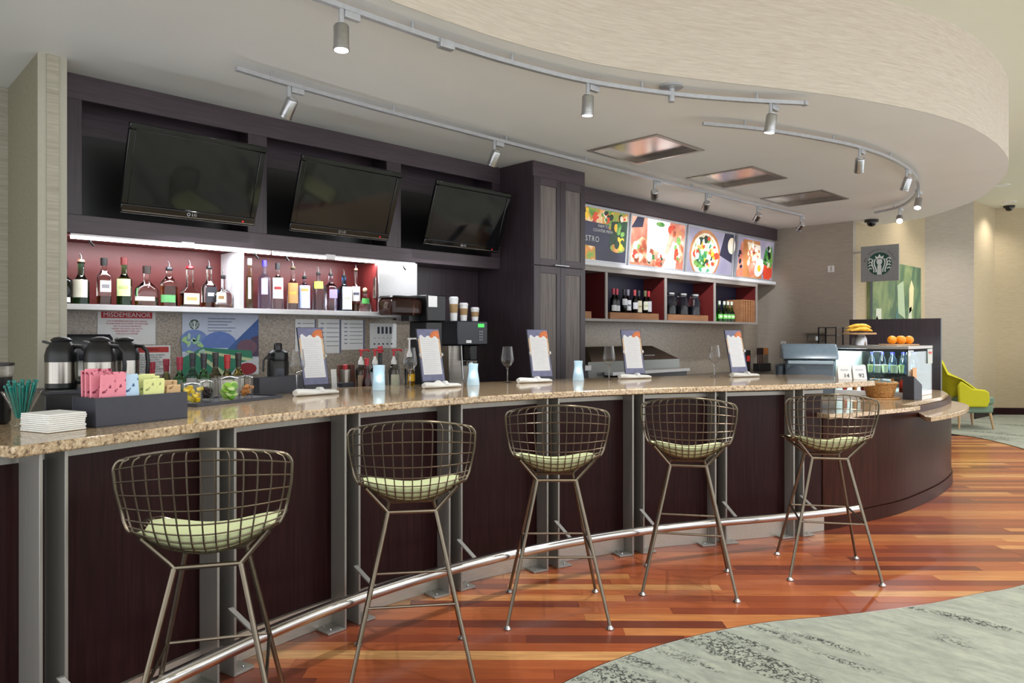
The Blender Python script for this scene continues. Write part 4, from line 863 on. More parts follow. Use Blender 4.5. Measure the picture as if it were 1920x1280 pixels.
for x, y, lab in [(2.15, 3.83, 'rolled white napkin before the first menu card'), (3.04, 3.77, 'rolled white napkin with a peaked fold before the second menu card'), (3.855, 3.70, 'rolled white napkin before the third menu card'), (4.79, 3.48, 'rolled white napkin before the fourth menu card'), (5.63, 3.06-.09, 'rolled white napkin before the fifth menu card')]:
    rows = []
    for i in range(15):
        f = i/14; xx = -.14+.28*f; r = (.026-.011*f)*(1 if 0 < i < 14 else .75); rows.append([(xx, r*1.5*math.cos(a)+.004*math.sin(7*f+a*2), max(0, r*(1+math.sin(a))*.82+(.014 if 'peaked' in lab and i in (5, 6) and math.sin(a) > .7 else 0))) for a in [2*PI*q/12 for q in range(13)]])
    m = MB().grid(rows); 
    for rr, fl_ in ((rows[0], False), (rows[-1], True)):
        b = len(m.v); m.v += rr[:-1]; f = tuple(range(b, b+12)); m.f.append(f if fl_ else f[::-1])
    t = thing('rolled_napkin', lab, 'napkin', (x, y, ZB), bar_yaw(x, y), 'rolled napkins along the bar'); obj('roll', m, M['napkin'], t, smooth=70)
    obj('paper_band', MB().lathe([(.0222, -.012), (.0222, .012)], 12, sx=1.5).xf(at(.02, 0, .0236) @ Matrix.Rotation(PI/2, 4, 'Y') @ Matrix.Rotation(PI/2, 4, 'Z')), M['paper'], t)
# left end: napkins, straws, sweetener caddy
t = thing('napkin_stack', 'square stack of white paper napkins at the near end of the bar', 'napkins', (.662, 3.093, ZB), math.radians(20))
for k in range(9): obj('folded_napkin', MB().box((random.uniform(-.002, .002), random.uniform(-.002, .002), .0038+k*.0073), (.142+random.uniform(-.003, .002), .165, .0066), random.uniform(-.02, .02)), M['napkin'], t, .0025)
t = thing('straw_glass', 'flared glass of teal stir straws behind the napkin stack', 'glass', (.598, 3.285, ZB))
obj('glass_body', MB().lathe([(.022, 0), (.024, .004), (.018, .02), (.03, .06), (.068, .136), (.066, .136), (.028, .062), (.001, .03)], 22), M['gcup'], t)
teal = solid('0f7a70', .35)
for k in range(34):
    a = k*2.4; r = .058*math.sqrt((k+1)/34); obj('straw', MB().tube([(r*.3*math.cos(a), r*.3*math.sin(a), .034), (r*.96*math.cos(a), r*.96*math.sin(a), .152+.01*(k % 3))], .0032, 5).sphere((r*.96*math.cos(a), r*.96*math.sin(a), .154+.01*(k % 3)), .006, 6), teal, t)
t = thing('sweetener_caddy', 'dark plastic caddy of sweetener packets beside the napkin stack', 'caddy', (.952, 3.168, ZB), math.radians(13.9))
for nm, q in (('front_wall', (-.19, .19, -.085, -.08)), ('rear_wall', (-.19, .19, .08, .085)), ('side_wall', (-.19, -.185, -.08, .08)), ('side_wall', (.185, .19, -.08, .08)), ('divider', (-.065, -.062, -.08, .08)), ('divider', (.06, .063, -.08, .08))):
    obj(nm, MB().bb(*q, .004, .112 if nm != 'divider' else .09), M['slate'], t, .0015)
obj('floor_plate', MB().bb(-.19, .19, -.085, .085, 0, .004), M['slate'], t)
CA = math.radians(13.9); cc = Vector((.952, 3.168))
def packet_mat(n, h, ink):
    q = NT(n); a = q.ramp(q.noise(q.coord('Object'), 60, 2), [(.58, lin(h)), (.66, lin(ink))]); q.color(a).set(Roughness=.7); return q.m
PK = [('pink', packet_mat('pink_packet', 'ef93a4', '8a2a44'), -.178, -.062), ('blue', packet_mat('blue_packet', 'bcd6ee', '3a5a8a'), -.055, .0), ('yellow', packet_mat('yellow_packet', 'dfe39a', '9aa06a'), .005, .10), ('tan', packet_mat('brown_sugar_packet', 'c9a67a', '8a6a44'), .11, .175)]
for nm, m, x0, x1 in PK:
    n = 0
    for row in range(4):
        for cx in ([x0+.033, x1-.033] if x1-x0 > .085 else [(x0+x1)/2]):
            px_ = cx+random.uniform(-.004, .004); py = -.058+.036*row; zt = {'pink': .205, 'blue': .185, 'yellow': .178, 'tan': .150}[nm]+random.uniform(-.012, .01)
            q = cc+Vector((px_*math.cos(CA)-py*math.sin(CA), px_*math.sin(CA)+py*math.cos(CA)))
            o = obj('sweetener_packet', MB().bb(-.030, .030, -.004, .004, .01, zt), m, None, .003); o.location = (q.x, q.y, ZB+.005); o.rotation_euler = (random.uniform(-.05, .05), random.uniform(-.06, .06), CA+random.uniform(-.12, .12))
            tag(o, {'pink': 'pink sweetener packet in the dark caddy', 'blue': 'pale blue sweetener packet in the dark caddy', 'yellow': 'pale yellow sweetener packet in the dark caddy', 'tan': 'brown sugar packet in the dark caddy'}[nm], 'packet', nm+' packets in the caddy')
t = thing('waste_bin', 'small black countertop bin at the left edge', 'bin', (.535, 3.47, ZB)); obj('body', MB().lathe([(.052, 0), (.06, .01), (.066, .185)], 20), M['black'], t); obj('liner', MB().lathe([(.066, .1852), (.070, .20), (.071, .235), (.067, .235), (.066, .19)], 20), M['gcup'], t); obj('rim_ring', MB().lathe([(.069, .228), (.073, .23), (.073, .24), (.069, .24)], 20), M['black'], t)
# garnish tray
t = thing('garnish_tray', 'low black tray holding garnish jars', 'tray', (1.588, 3.83, ZB), math.radians(20.5)); obj('tray_floor', MB().bb(-.285, .285, -.148, .088, 0, .008), M['slate'], t)
for q in ((-.285, .285, -.154, -.148), (-.285, .285, .088, .094), (-.291, -.285, -.154, .094), (.285, .291, -.154, .094)): obj('tray_rim', MB().bb(*q, 0, .016), M['slate'], t)
def jar(x, y, r, h, lab, fill, rng, lvl, kind):
    t = thing('garnish_jar', lab, 'jar', (x, y, ZB+.0085), 0, 'clear garnish jars on the black tray')
    obj('glass_body', MB().lathe([(r*.92, 0), (r*.95, .004), (r, h*.85), (r*1.04, h*.87), (r*1.04, h), (r*.99, h), (r*.94, h*.86), (r*.88, .008), (.001, .007)], 22), M['gcup'], t)
    obj('lid', MB().lathe([(r*.98, h*.9), (r*1.0, h*.93), (r*.6, h*1.0), (.008, h*1.02)], 22), M['gcup'], t)
    for k in range(rng):
        a = k*2.4; rr = r*.55*math.sqrt(((k*7) % rng)/rng+.05); z = .012+(h*lvl-.016)*k/rng
        if kind == 'slice': m = MB().lathe([(r*.3, 0), (r*.33, .003), (r*.3, .006)], 12); ax = Matrix.Rotation(random.uniform(.3, 1.4), 4, 'X') @ Matrix.Rotation(random.uniform(0, 6), 4, 'Z')
        elif kind == 'wedge': m = MB().prism([(0, 0), (r*.6, 0), (r*.5, r*.3), (r*.3, r*.45)], 0, .016); ax = Matrix.Rotation(random.uniform(-1, 1), 4, 'X') @ Matrix.Rotation(random.uniform(0, 6), 4, 'Z')
        else: m = MB().sphere((0, 0, .008), .011, 8); ax = Matrix.Identity(4)
        obj({'slice': 'fruit_slice', 'wedge': 'fruit_wedge', 'ball': 'cherry'}[kind], m.xf(at(rr*math.cos(a), rr*math.sin(a), z) @ ax), solid(fill[k % len(fill)], .4), t)
jar(1.385, 3.695, .052, .105, 'jar of yellow lemon wedges on the black tray', ['e8c81e', 'f0d84a', 'd9b416'], 16, .75, 'wedge'); jar(1.505, 3.815, .043, .105, 'jar of dark cherries on the black tray', ['1c0c12', '2a0f16'], 26, .6, 'ball')
jar(1.598, 3.752, .058, .125, 'jar of lime slices on the black tray', ['8fc23c', 'b9dc7a', '5f9a24', 'cfe89a'], 22, .72, 'slice'); jar(1.725, 3.835, .040, .120, 'jar of orange peel on the black tray', ['d08a4a', 'e0a468'], 14, .5, 'wedge')
t = thing('slate_caddy', 'long slate plastic caddy at the rear of the bar top', 'caddy', (2.05, 4.115, ZB), math.radians(16))
for q in ((-.17, .17, -.035, -.031), (-.17, .17, .031, .035), (-.17, -.166, -.031, .031), (.166, .17, -.031, .031)): obj('caddy_wall', MB().bb(*q, .003, .10), M['slate'], t)
obj('caddy_floor', MB().bb(-.17, .17, -.035, .035, 0, .003), M['slate'], t)
for k, (x, y, lab) in enumerate([(5.875, 2.262, 'left white table number tent at the bar end'), (5.972, 2.184, 'right white table number tent at the bar end')]):
    t = thing('number_tent', lab, 'sign', (x, y, ZB), -.82, 'white number tents at the bar end')
    for s in (-1, 1): obj('tent_panel', MB().bb(-.052, .052, -.001, .001, 0, .115).xf(at(0, s*.032, 0) @ Matrix.Rotation(s*.27, 4, 'X')), M['paper'], t)
    obj('numeral', text_mb(['14', '92'][k], .045, .001).xf(at(.012, -.0283, .03) @ Matrix.Rotation(-.27, 4, 'X') @ FACE), solid('3a3a40', .6), t)
    obj('small_print', MB().bb(-.03, .03, -.0019, -.0012, .07, .085).xf(at(0, -.032, 0) @ Matrix.Rotation(-.27, 4, 'X')), solid('c6c6cc', .6), t)

# ------------------------------------------------------------------ service ledge behind the bar
ZL = 1.0305
t = thing('carafe_stand', 'black drip stand under the coffee carafes', 'stand', (1.11, 4.2, ZL)); obj('stand_box', MB().bb(-.29, .24, -.2, .2, 0, .135), M['black'], t, .006); obj('drip_grille', MB().bb(-.27, .22, -.18, .18, .1352, .146), M['slate'], t)
for k in range(8): obj('grille_bar', MB().bb(-.26+.06*k, -.25+.06*k, -.17, .17, .1462, .1475), M['black'], t)
for k, (x, y, lab) in enumerate([(.945, 4.255, 'steel and black coffee carafe nearest the pillar'), (1.085, 4.115, 'middle steel and black coffee carafe'), (1.252, 4.30, 'rightmost steel and black coffee carafe with its handle clear')]):
    t = thing('coffee_carafe', lab, 'carafe', (x, y, ZL+.1482), math.radians([-30, -40, -35][k]), 'insulated coffee carafes')
    obj('base_ring', MB().lathe([(.07, 0), (.073, .004), (.073, .028)], 24), M['black'], t); obj('steel_band', MB().lathe([(.0735, .0282), (.0735, .135)], 28), brushed('carafe_steel', 'a8a49c', .25, 2), t)
    sh = obj('shoulder', MB().lathe([(.075, .1352), (.075, .17), (.066, .205), (.045, .235), (.042, .24)], 26), M['black'], t); obj('lid', MB().lathe([(.046, .2402), (.048, .248), (.036, .258), (.012, .264)], 22), M['black'], t); obj('spout', MB().box((-.06, 0, .232), (.05, .03, .012), 0, 0, .3), M['black'], sh, .003)
    obj('handle', MB().tube([(.05, 0, .215), (.09, 0, .212), (.116, 0, .185), (.122, 0, .12), (.118, 0, .06), (.105, 0, .035), (.074, 0, .03)], .011, 8), M['black'], t)
WB = [(1.464,4.513,.257,'c8d078','a8283c','d9d6c4'), (1.57,4.59,.27,'c8d078','9a2438','d9d6c4'), (1.58,4.399,.286,'74c884','b03048',None), (1.683,4.477,.307,'58a890','3c3a44','e6e6e6'), (1.681,4.301,.307,'6ec87a','33343c','e6e4dc'), (1.782,4.381,.31,'a09c78','3f3c3a','d9d4cc'), (1.779,4.205,.30,'b0a858','b3262c','e2ddd0'), (1.881,4.284,.307,'c0b058','2c2c28','e6e4dc')]
for k, (x, y, H, g, cap, lb) in enumerate(WB):
    bottle('wine_bottle', ['first', 'second', 'third', 'fourth', 'fifth', 'sixth', 'seventh', 'eighth'][k]+' open wine bottle from the carafes behind the bar', (x, y, ZL), H+.03, .037, g, 'wine bottles standing behind the bar', sh=.60 if k > 1 else .40, nk=.74, top='foil', topc=cap, lab=lb, lz=(.1, .48))
t = thing('airpot', 'tall black airpot with pump top behind the bar', 'airpot', (2.165, 4.345, ZL)); obj('body', MB().lathe([(.062, 0), (.066, .005), (.066, .25), (.06, .262)], 24), M['black'], t); obj('maker_panel', MB().grid([[(.0668*math.cos(a), .0668*math.sin(a), z) for a in [-2.2+.1*q for q in range(9)]] for z in (.06, .21)]), solid('3a3e4a', .4), t)
obj('head', MB().lathe([(.064, .263), (.066, .275), (.06, .31), (.04, .325)], 22), M['black'], t); obj('pump_button', MB().lathe([(.026, .326), (.026, .36), (.02, .37)], 14), M['black'], t); obj('spout', MB().tube([(-.04, -.03, .30), (-.085, -.055, .30), (-.098, -.062, .27)], .012, 8), M['black'], t); obj('carry_handle', MB().tube([(-.066, .01, .29), (-.092, .01, .26), (-.094, .01, .19)], .006, 6), M['black'], t)
t = thing('card_holder', 'clear cup holding a white card behind the bar', 'cup', (2.612, 4.42, ZL)); obj('cup', MB().lathe([(.03, 0), (.036, .13), (.034, .13), (.028, .005), (.001, .004)], 18), M['gcup'], t); obj('card', MB().box((0, -.002, .1), (.04, .003, .17), 0, -.12), M['paper'], t)
t = thing('steel_shaker', 'steel shaker with red cap in a slate holder', 'shaker', (2.705, 4.425, ZL)); obj('holder', MB().bb(-.048, .048, -.04, .04, 0, .09), M['slate'], t, .003); obj('cup', MB().lathe([(.033, .0902), (.037, .18)], 20), M['steelh'], t); obj('cap', MB().lathe([(.016, .1802), (.016, .21), (.01, .214)], 14), solid('b5232c', .4), t)
t = thing('wooden_block', 'brown wooden board leaning behind the red bottle', 'board', (2.80, 4.56, ZL)); obj('board', MB().bb(-.07, .07, -.012, .012, 0, .21).xf(Matrix.Rotation(-.08, 4, 'X')), woodm('dark_board', '4a2418', '6e3a26', .5, 2), t, .01); obj('hanging_hole', MB().tube([(.02*math.cos(a), -.013, .18+.02*math.sin(a)) for a in [q*PI/5 for q in range(10)]], .003, 5, True), solid('2a120c', .6), t)
def pump(x, y, lab, body, headc='c02430', H=.32, label=None, neck='e8e8e8'):
    t = thing('pump_bottle', lab, 'bottle', (x, y, ZL), 0, 'syrup pump bottles behind the bar'); hb = H*.62
    obj('glass_body', MB().lathe([(.036, 0), (.04, .006), (.04, hb*.85), (.028, hb), (.016, hb+.012)], 20), body, t)
    obj('collar', MB().lathe([(.02, hb+.0122), (.02, hb+.035), (.012, hb+.05), (.008, hb+.07)], 14), solid(neck, .4), t)
    obj('pump_head', MB().lathe([(.007, hb+.0702), (.007, H-.016), (.014, H-.014), (.014, H)], 12).tube([(0, 0, H-.008), (.05, -.01, H-.006), (.062, -.012, H-.016)], .006, 7), solid(headc, .4), t)
    if label: obj('label', MB().grid([[(.0412*math.cos(a), .0412*math.sin(a), z) for a in [-2.7+.14*q for q in range(12)]] for z in (.03, hb*.7)]), solid(label, .6), t)
pump(2.815, 4.40, 'brown syrup bottle with red pump', gl('a08a78'), label='b49c86'); pump(2.915, 4.375, 'clear syrup bottle with red pump beside the candle', gl('e6eef2')); pump(3.035, 4.315, 'clear syrup bottle with white label and red pump', gl('dfe4e0'), label='d8d8c0'); pump(3.15, 4.285, 'tall clear dispenser with white pump head', gl('e6ece6'), 'ececec', .40)
bottle('grenadine_bottle', 'red syrup bottle with cone shoulders behind the candle', (2.80, 4.302, ZL), .26, .034, 'c0202c', 'mixer bottles behind the bar', nr=.012, sh=.3, nk=.8, liq='a01420', lvl=.5, lab='e8ddd0', lz=(.05, .22), art='2a2020', topc='c02a36')
bottle('mixer_bottle', 'dark bottle with red stopper between the pump bottles', (3.02, 4.465, ZL), .34, .036, '14181a', 'mixer bottles behind the bar', sh=.5, nk=.62, top='cap', topc='c02430', lab='dfe4ea', lz=(.1, .4))
bottle('juice_bottle', 'yellow juice bottle behind the second wine glass', (3.0, 4.06, ZB), .165, .026, 'e8c41e', 'mixer bottles behind the bar', nr=.012, sh=.7, nk=.82, liq='e0b410', lvl=.7, lab='d8a818', lz=(.2, .5), topc='1a1a1a')

# ------------------------------------------------------------------ back counter and machines
bc = obj('back_counter', MB().bb(1.1, 4.73, 4.70, 5.344, .88, .92), M['steelh']); tag(bc, 'back counter under the notices', 'counter'); obj('cabinet_front', MB().bb(1.12, 4.71, 4.74, 5.34, .001, .879), M['espresso_v'], bc)
bc2 = obj('back_counter', MB().bb(5.47, 10.455, 4.72, 5.344, .88, .92), M['steelh']); tag(bc2, 'back counter under the cubby shelves', 'counter'); obj('cabinet_front', MB().bb(5.49, 10.44, 4.76, 5.34, .001, .879), M['espresso_v'], bc2)
t = thing('coffee_machine', 'black and steel coffee machine with green display', 'coffee machine', (4.26, 5.04, .9205))
obj('body', MB().bb(-.17, .17, -.06, .22, 0, .44), M['steelh'], t, .006); obj('base_tray', MB().bb(-.17, .17, -.2, -.061, 0, .09), M['slate'], t, .004); obj('drip_grille', MB().bb(-.16, .16, -.19, -.07, .0902, .1), M['black'], t)
hd = obj('head', MB().bb(-.19, .17, -.2, .22, .441, .655), solid('23252e', .3), t, .01); obj('display', MB().bb(.05, .12, -.204, -.201, .60, .63), plain('green_display', '3ad04a', .4, emit=1.2), hd)
for k in range(8): obj('button', MB().lathe([(.007, 0), (.007, .004)], 8).xf(at(.07+.025*(k % 2), -.201, .56-.024*(k//2)) @ FACE), solid('9aa0aa', .4), hd)
obj('name_plate', MB().bb(-.09, -.03, -.2035, -.201, .46, .485), M['paper'], hd); obj('spout', MB().bb(.0, .09, -.15, -.061, .30, .44), M['black'], t, .01); obj('steam_wand', MB().tube([(-.08, -.12, .44), (-.08, -.14, .2), (-.085, -.15, .14)], .007, 7), M['nickel'], t); obj('portafilter', MB().lathe([(.035, 0), (.035, .03), (.03, .04)], 16, (.045, -.1, .255)), M['nickel'], t)
for k, (x, H, r, lab) in enumerate([(4.12, .205, .042, 'tallest paper cup on the coffee machine'), (4.235, .155, .041, 'middle sized paper cup on the coffee machine'), (4.37, .118, .040, 'smallest paper cup on the coffee machine')]):
    t = thing('paper_cup', lab, 'cup', (x, 4.95, 1.5762), 0, 'sample paper cups'); obj('cup_body', MB().lathe([(r*.72, 0), (r*.98, H-.012)], 22), M['paper'], t); obj('sleeve', MB().lathe([(r*.82, H*.34), (r*.97, H*.72), (r*.95, H*.72), (r*.8, H*.34)], 22), solid('a98a62', .8), t); obj('lid', MB().lathe([(r*1.04, H-.0118), (r*1.04, H-.004), (r*.9, H), (r*.86, H+.008), (r*.2, H+.008)], 22), M['white'], t)
t = thing('coffee_grinder', 'black coffee grinder with brown tinted hopper', 'grinder', (3.74, 4.87, .9205)); obj('body', MB().bb(-.08, .09, -.12, .11, 0, .64), M['black'], t, .008); obj('head', MB().bb(-.1, .1, -.16, .11, .641, .86), M['black'], t, .01); obj('hopper', MB().sqlathe([(.14, .1, .69), (.15, .12, .71), (.15, .12, .80), (.13, .1, .83)], (-.255, .0, 0), .3), liquid('5a3a30'), t); obj('hopper_lid', MB().sqlathe([(.15, .12, .831), (.14, .11, .845)], (-.255, 0, 0), .3), M['black'], t); obj('hopper_neck', MB().bb(-.2, -.09, -.05, .06, .645, .689), M['black'], t); obj('price_card', MB().bb(-.09, .0, -.165, -.162, .76, .85), M['paper'], t)
t = thing('prep_unit', 'stainless prep unit with pitched lid below the cubbies', 'prep table', (6.72, 5.05, .9205)); obj('body', MB().bb(-.86, .86, -.2, .27, 0, .25), brushed('prep_steel', '8a8c88', .35, 0, .1), t, .006); obj('cutting_board', MB().bb(-.6, .9, -.32, -.201, .10, .135), M['white'], t, .003); obj('board_bracket', MB().bb(-.5, .86, -.3, -.202, .04, .099), M['black'], t)
obj('lid', MB().add([(-.8, -.19, .251), (.84, -.19, .251), (.84, .26, .251), (-.8, .26, .251), (-.62, .02, .40), (.6, .02, .40), (.6, .2, .40), (-.62, .2, .40)], [(3,2,1,0),(4,5,6,7),(0,1,5,4),(1,2,6,5),(2,3,7,6),(3,0,4,7)]), brushed('lid_steel', '9a8f84', .3, 0), t); obj('lid_handle', MB().tube([(.1, -.19, .29), (.1, -.22, .3), (.3, -.22, .3), (.3, -.19, .29)], .008, 7), M['nickel'], t)
t = thing('kitchen_scale', 'dark grey kitchen scale with flat steel plate by the tall cabinet', 'scale', (5.66, 4.98, .9205)); obj('body', MB().bb(-.1, .17, -.16, .2, 0, .16), M['slate'], t, .01); obj('plate', MB().bb(-.13, .19, -.18, .2, .161, .215), M['white'], t, .006); obj('post', MB().bb(.1, .13, .16, .19, .216, .37), M['black'], t)
t = thing('knife_block', 'rack of upright knives on the back counter', 'knives', (10.2, 5.12, .9205)); obj('block', MB().bb(-.16, .2, -.05, .05, 0, .11), M['black'], t, .004)
for k in range(7): q = obj('knife', MB().bb(-.13+.05*k, -.105+.05*k, -.004, .004, .1105, .24), M['steelh'] if k > 3 else solid('3a1c14', .4), t); obj('handle', MB().bb(-.131+.05*k, -.104+.05*k, -.009, .009, .2402, .34), solid('24140f' if k < 4 else 'a86a3a', .5), q)
t = thing('timer', 'small red and black timer beside the knives', 'timer', (9.82, 5.15, .9205)); obj('stand', MB().bb(-.04, .04, -.03, .03, 0, .12), M['black'], t); obj('face', MB().bb(-.07, .07, -.02, .02, .121, .31), M['black'], t, .004); obj('red_button', MB().bb(-.05, .03, -.03, -.021, .15, .23), solid('d0342a', .4), t)
def plate_on_wall(y, z, lab, w=.075, h=.115):
    t = thing('wall_plate', lab, 'wall plate', (10.4595, y, z)); obj('plate', MB().bb(-.006, 0, -w/2, w/2, -h/2, h/2), M['white'], t, .002); obj('socket', MB().bb(-.008, -.0062, -.015, .015, -.035, .035), solid('b8b8b0', .5), t)
plate_on_wall(4.20, 2.39, 'small white thermostat high on the grey end wall', .09, .09); plate_on_wall(4.90, 1.30, 'white power outlet low on the grey end wall')
t = thing('wall_rack', 'small steel rack on the grey end wall', 'rack', (10.459, 4.42, 1.36)); 
for z in (0, .11): obj('shelf', MB().bb(-.1, 0, -.13, .13, z, z+.012), M['steelh'], t)
for y in (-.12, .12): obj('bracket', MB().bb(-.02, 0, y-.005, y+.005, .0125, .1095), M['steelh'], t)
obj('cup', MB().lathe([(.03, .0125), (.03, .07)], 14, (-.05, -.03, 0)), M['nickel'], t)

# ------------------------------------------------------------------ service counter: till, pastry case, fruit
ZS = .8755
gb = solid('6c7c88', .25); gd = solid('3a4652', .35)
t = thing('hooded_machine', 'grey plastic hooded machine at the end of the bar', 'machine', (6.93, 3.0, ZS), math.radians(-60))
obj('body', MB().bb(-.22, .22, -.13, .16, 0, .34), solid('55626e', .35), t, .02)
obj('hood', MB().xz([(-.17, .345), (.16, .345), (.16, .47), (.10, .49), (-.02, .49), (-.11, .44)], -.25, .25).xf(Matrix.Rotation(PI/2, 4, 'Z')), gb, t, .015)
obj('front_lip', MB().bb(-.2, .2, -.16, -.131, .30, .335), solid('9fb2bd', .3), t, .006); obj('paper_slot', MB().bb(-.08, .1, -.145, -.131, .1, .15), solid('aec3d8', .3), t); obj('side_wing', MB().bb(-.30, -.221, -.1, .14, 0, .30), gd, t, .03); obj('side_dial', MB().lathe([(.1, 0), (.1, .02), (.08, .03)], 22).xf(at(-.12, -.131, .19) @ FACE), gd, t)
pc = thing('pastry_case', 'lit glass pastry case on the service counter', 'display case', (7.55, 2.53, ZS))
for nm, q in (('glass_pane', (-.35, -.345, -.33, .33, .05, .42)), ('glass_pane', (.345, .35, -.33, .33, .05, .42)), ('glass_pane', (-.345, .345, -.33, -.325, .05, .42))): obj(nm, MB().bb(*q), M['pane'], pc)
obj('case_floor', MB().bb(-.35, .35, -.33, .33, 0, .045), M['white'], pc, .003); obj('case_top', MB().bb(-.355, .355, -.335, .335, .445, .474), M['steelh'], pc, .002); obj('top_pane', MB().bb(-.35, -.344, -.33, .33, .4205, .4445), M['black'], pc); obj('case_back', MB().bb(-.344, .344, .325, .33, .046, .444), M['white'], pc)
for x in (-.35, .34): 
    for y in (-.33, .32): obj('corner_post', MB().bb(x, x+.01, y, y+.01, .046, .444), M['steelh'], pc)
obj('price_panel', MB().bb(.2, .34, -.338, -.332, .30, .44), solid('b9bdb6', .5), pc); obj('red_mark', MB().bb(.22, .31, -.341, -.3385, .395, .415), solid('c8483c', .5), pc)
obj('wire_shelf', MB().bb(-.33, .33, -.3, .32, .215, .222), M['gcup'], pc)
obj('case_light', MB().bb(-.33, .33, .27, .31, .425, .443), M['led'], pc)
lamp('case_glow', 'POINT', (7.45, 2.55, ZS+.40), 9, (.8, .9, 1), .05)
for k in range(10):
    x = 7.24+.055*(k % 4)+random.uniform(-.005, .005); y = 2.32+.12*(k//4)+.03*(k % 3)
    t = thing('yogurt_cup', 'white yogurt cup on the pastry case shelf', 'cup', (x, y, ZS+.2225), 0, 'yogurt cups in the pastry case'); obj('pot', MB().lathe([(.018, 0), (.024, .065)], 12), solid(['f2f4ea', 'd8e6b0'][k % 2], .4), t); obj('lid', MB().lathe([(.026, .0652), (.026, .07)], 12), solid(['c8d86a', 'f4f4f0'][k % 3 > 0], .4), t)
for k in range(7):
    t = thing('juice_bottle', 'small %s juice bottle on the pastry case floor' % ['red', 'orange', 'red', 'orange', 'red', 'orange', 'red'][k], 'bottle', (7.25+.02*(k % 2), 2.27+.085*k, ZS+.0455), 0, 'juice bottles in the pastry case'); obj('bottle_body', MB().lathe([(.02, 0), (.023, .01), (.023, .09), (.01, .115), (.01, .13)], 12), liquid(['b8281e', 'd8702a'][k % 2]), t); obj('cap', MB().lathe([(.011, .1302), (.011, .145)], 10), solid('2a2a30', .4), t)
for k in range(8):
    t = thing('water_bottle', 'clear water bottle with violet cap in the pastry case', 'bottle', (7.62 if k < 5 else 7.70, 2.26+.10*(k if k < 5 else k-4.6), ZS+.2225), 0, 'water bottles in the pastry case'); obj('bottle_body', MB().lathe([(.026, 0), (.029, .01), (.029, .11), (.012, .15), (.012, .165)], 14), gl('a8c4ec'), t); obj('cap', MB().lathe([(.014, .1652), (.014, .185)], 10), solid('3c34a8', .4), t)
wick = NT('wicker'); wv = wick.coord('Object', (40, 40, 75)); wn = wick.noise(wv, 1.2, 3); wick.color(wick.ramp(wn, [(.3, lin('8a5a2c')), (.7, lin('cf9a58'))])).bump(wn, .6, .004).set(Roughness=.6)
t = thing('wicker_basket', 'round wicker basket on the service counter', 'basket', (6.99, 2.37, ZS+.0145))
b = MB()
for k in range(9): b.tube([((.105+.03*k/8)*math.cos(a)*(1.0), (.105+.03*k/8)*math.sin(a), .008+.0135*k) for a in [2*PI*j/28 for j in range(28)]], .0085, 6, True)
obj('woven_wall', b, wick.m, t); obj('rim', MB().tube([(.14*math.cos(a), .14*math.sin(a), .128) for a in [2*PI*j/28 for j in range(28)]], .012, 7, True), wick.m, t); obj('basket_floor', MB().lathe([(.1, .0), (.105, .008)], 20), wick.m, t)
for k in range(12):
    a = (k % 4)*PI/2+.5*(k//4); r = .066; m = MB().box((0, 0, 0), (.085, .035, .014)).xf(at(6.99+r*math.cos(a), 2.37+r*math.sin(a), ZS+.115+.027*(k//4)) @ Matrix.Rotation(a+PI/2, 4, 'Z') @ Matrix.Rotation(.2*math.sin(k*2.), 4, 'Y'))
    o = obj('snack_bar', m, solid(['a8c8d8', 'd8dcd0', '8aa8b0', 'e4e0d4', '6a8a94'][k % 5], .3), None, .004); tag(o, 'silvery wrapped snack in the wicker basket', 'snack', 'wrapped snacks in the basket')
bo = obj('serving_board', MB().lathe([(.165, 0), (.165, .013)], 28, (0, 0, 0), 1.15, .85), woodm('board_wood', 'b07a44', 'd0a068', .5, 0), None, .003); bo.location = (6.99, 2.37, ZS); bo.rotation_euler = (0, 0, -.5); tag(bo, 'oval wooden board under the wicker basket', 'board')
t = thing('card_rack', 'black slant topped box holding paper cards', 'card holder', (7.10, 2.135, ZS), math.radians(-8))
obj('box', MB().xz([(-.075, 0), (.075, 0), (.075, .13), (-.075, .21)], -.05, .05).xf(Matrix.Rotation(PI/2, 4, 'Z')).xf(Matrix.Rotation(-PI/2, 4, 'Z')), M['slate'], t, .002)
for k, (dx, h, c) in enumerate([(-.045, .115, 'd8a47c'), (-.02, .10, 'e0c0a0'), (.0, .09, 'f0f0ee')]): obj('card', MB().bb(-.04+dx*.3, .03+dx*.3, -.03+.02*k, -.026+.02*k, .16, .17+h), solid(c, .7), t)
t = thing('fruit_stand', 'steel footed stand with round wooden plate', 'stand', (7.46, 2.72, ZS+.4748)); obj('foot', MB().lathe([(.07, 0), (.068, .06), (.05, .095), (.05, .1)], 24), M['nickel'], t); obj('plate', MB().lathe([(.02, .1002), (.15, .106), (.152, .12), (.14, .122)], 30), woodm('plate_wood', 'a87c50', 'c8a070', .5, 0), t)
ban = plain('banana_skin', 'd9a82e', .5, var=.2, scale=40)
for k in range(6):
    pts = []; up = k > 3; dy = -.06+.04*k if not up else -.03+.05*(k-4)
    for j in range(9):
        f = j/8-.5; pts.append((f*.21, dy-.03*math.cos(f*3)+.02, .0185+(.02*(1-(2*f)**2))+(.034 if up else 0)))
    t = thing('banana', ['frontmost banana', 'second banana from the front', 'third banana from the front', 'rearmost banana', 'upper front banana', 'upper rear banana'][k]+' on the fruit stand', 'banana', (7.46, 2.72, ZS+.4748+.122), -.75, 'bananas on the fruit stand')
    obj('fruit', MB().tube(pts, [.005, .012, .016, .018, .018, .018, .016, .012, .005], 8), ban, t); obj('stem', MB().tube([pts[0], (pts[0][0]-.02, pts[0][1], pts[0][2]+.006)], .004, 6), solid('6a5a28', .6), t)
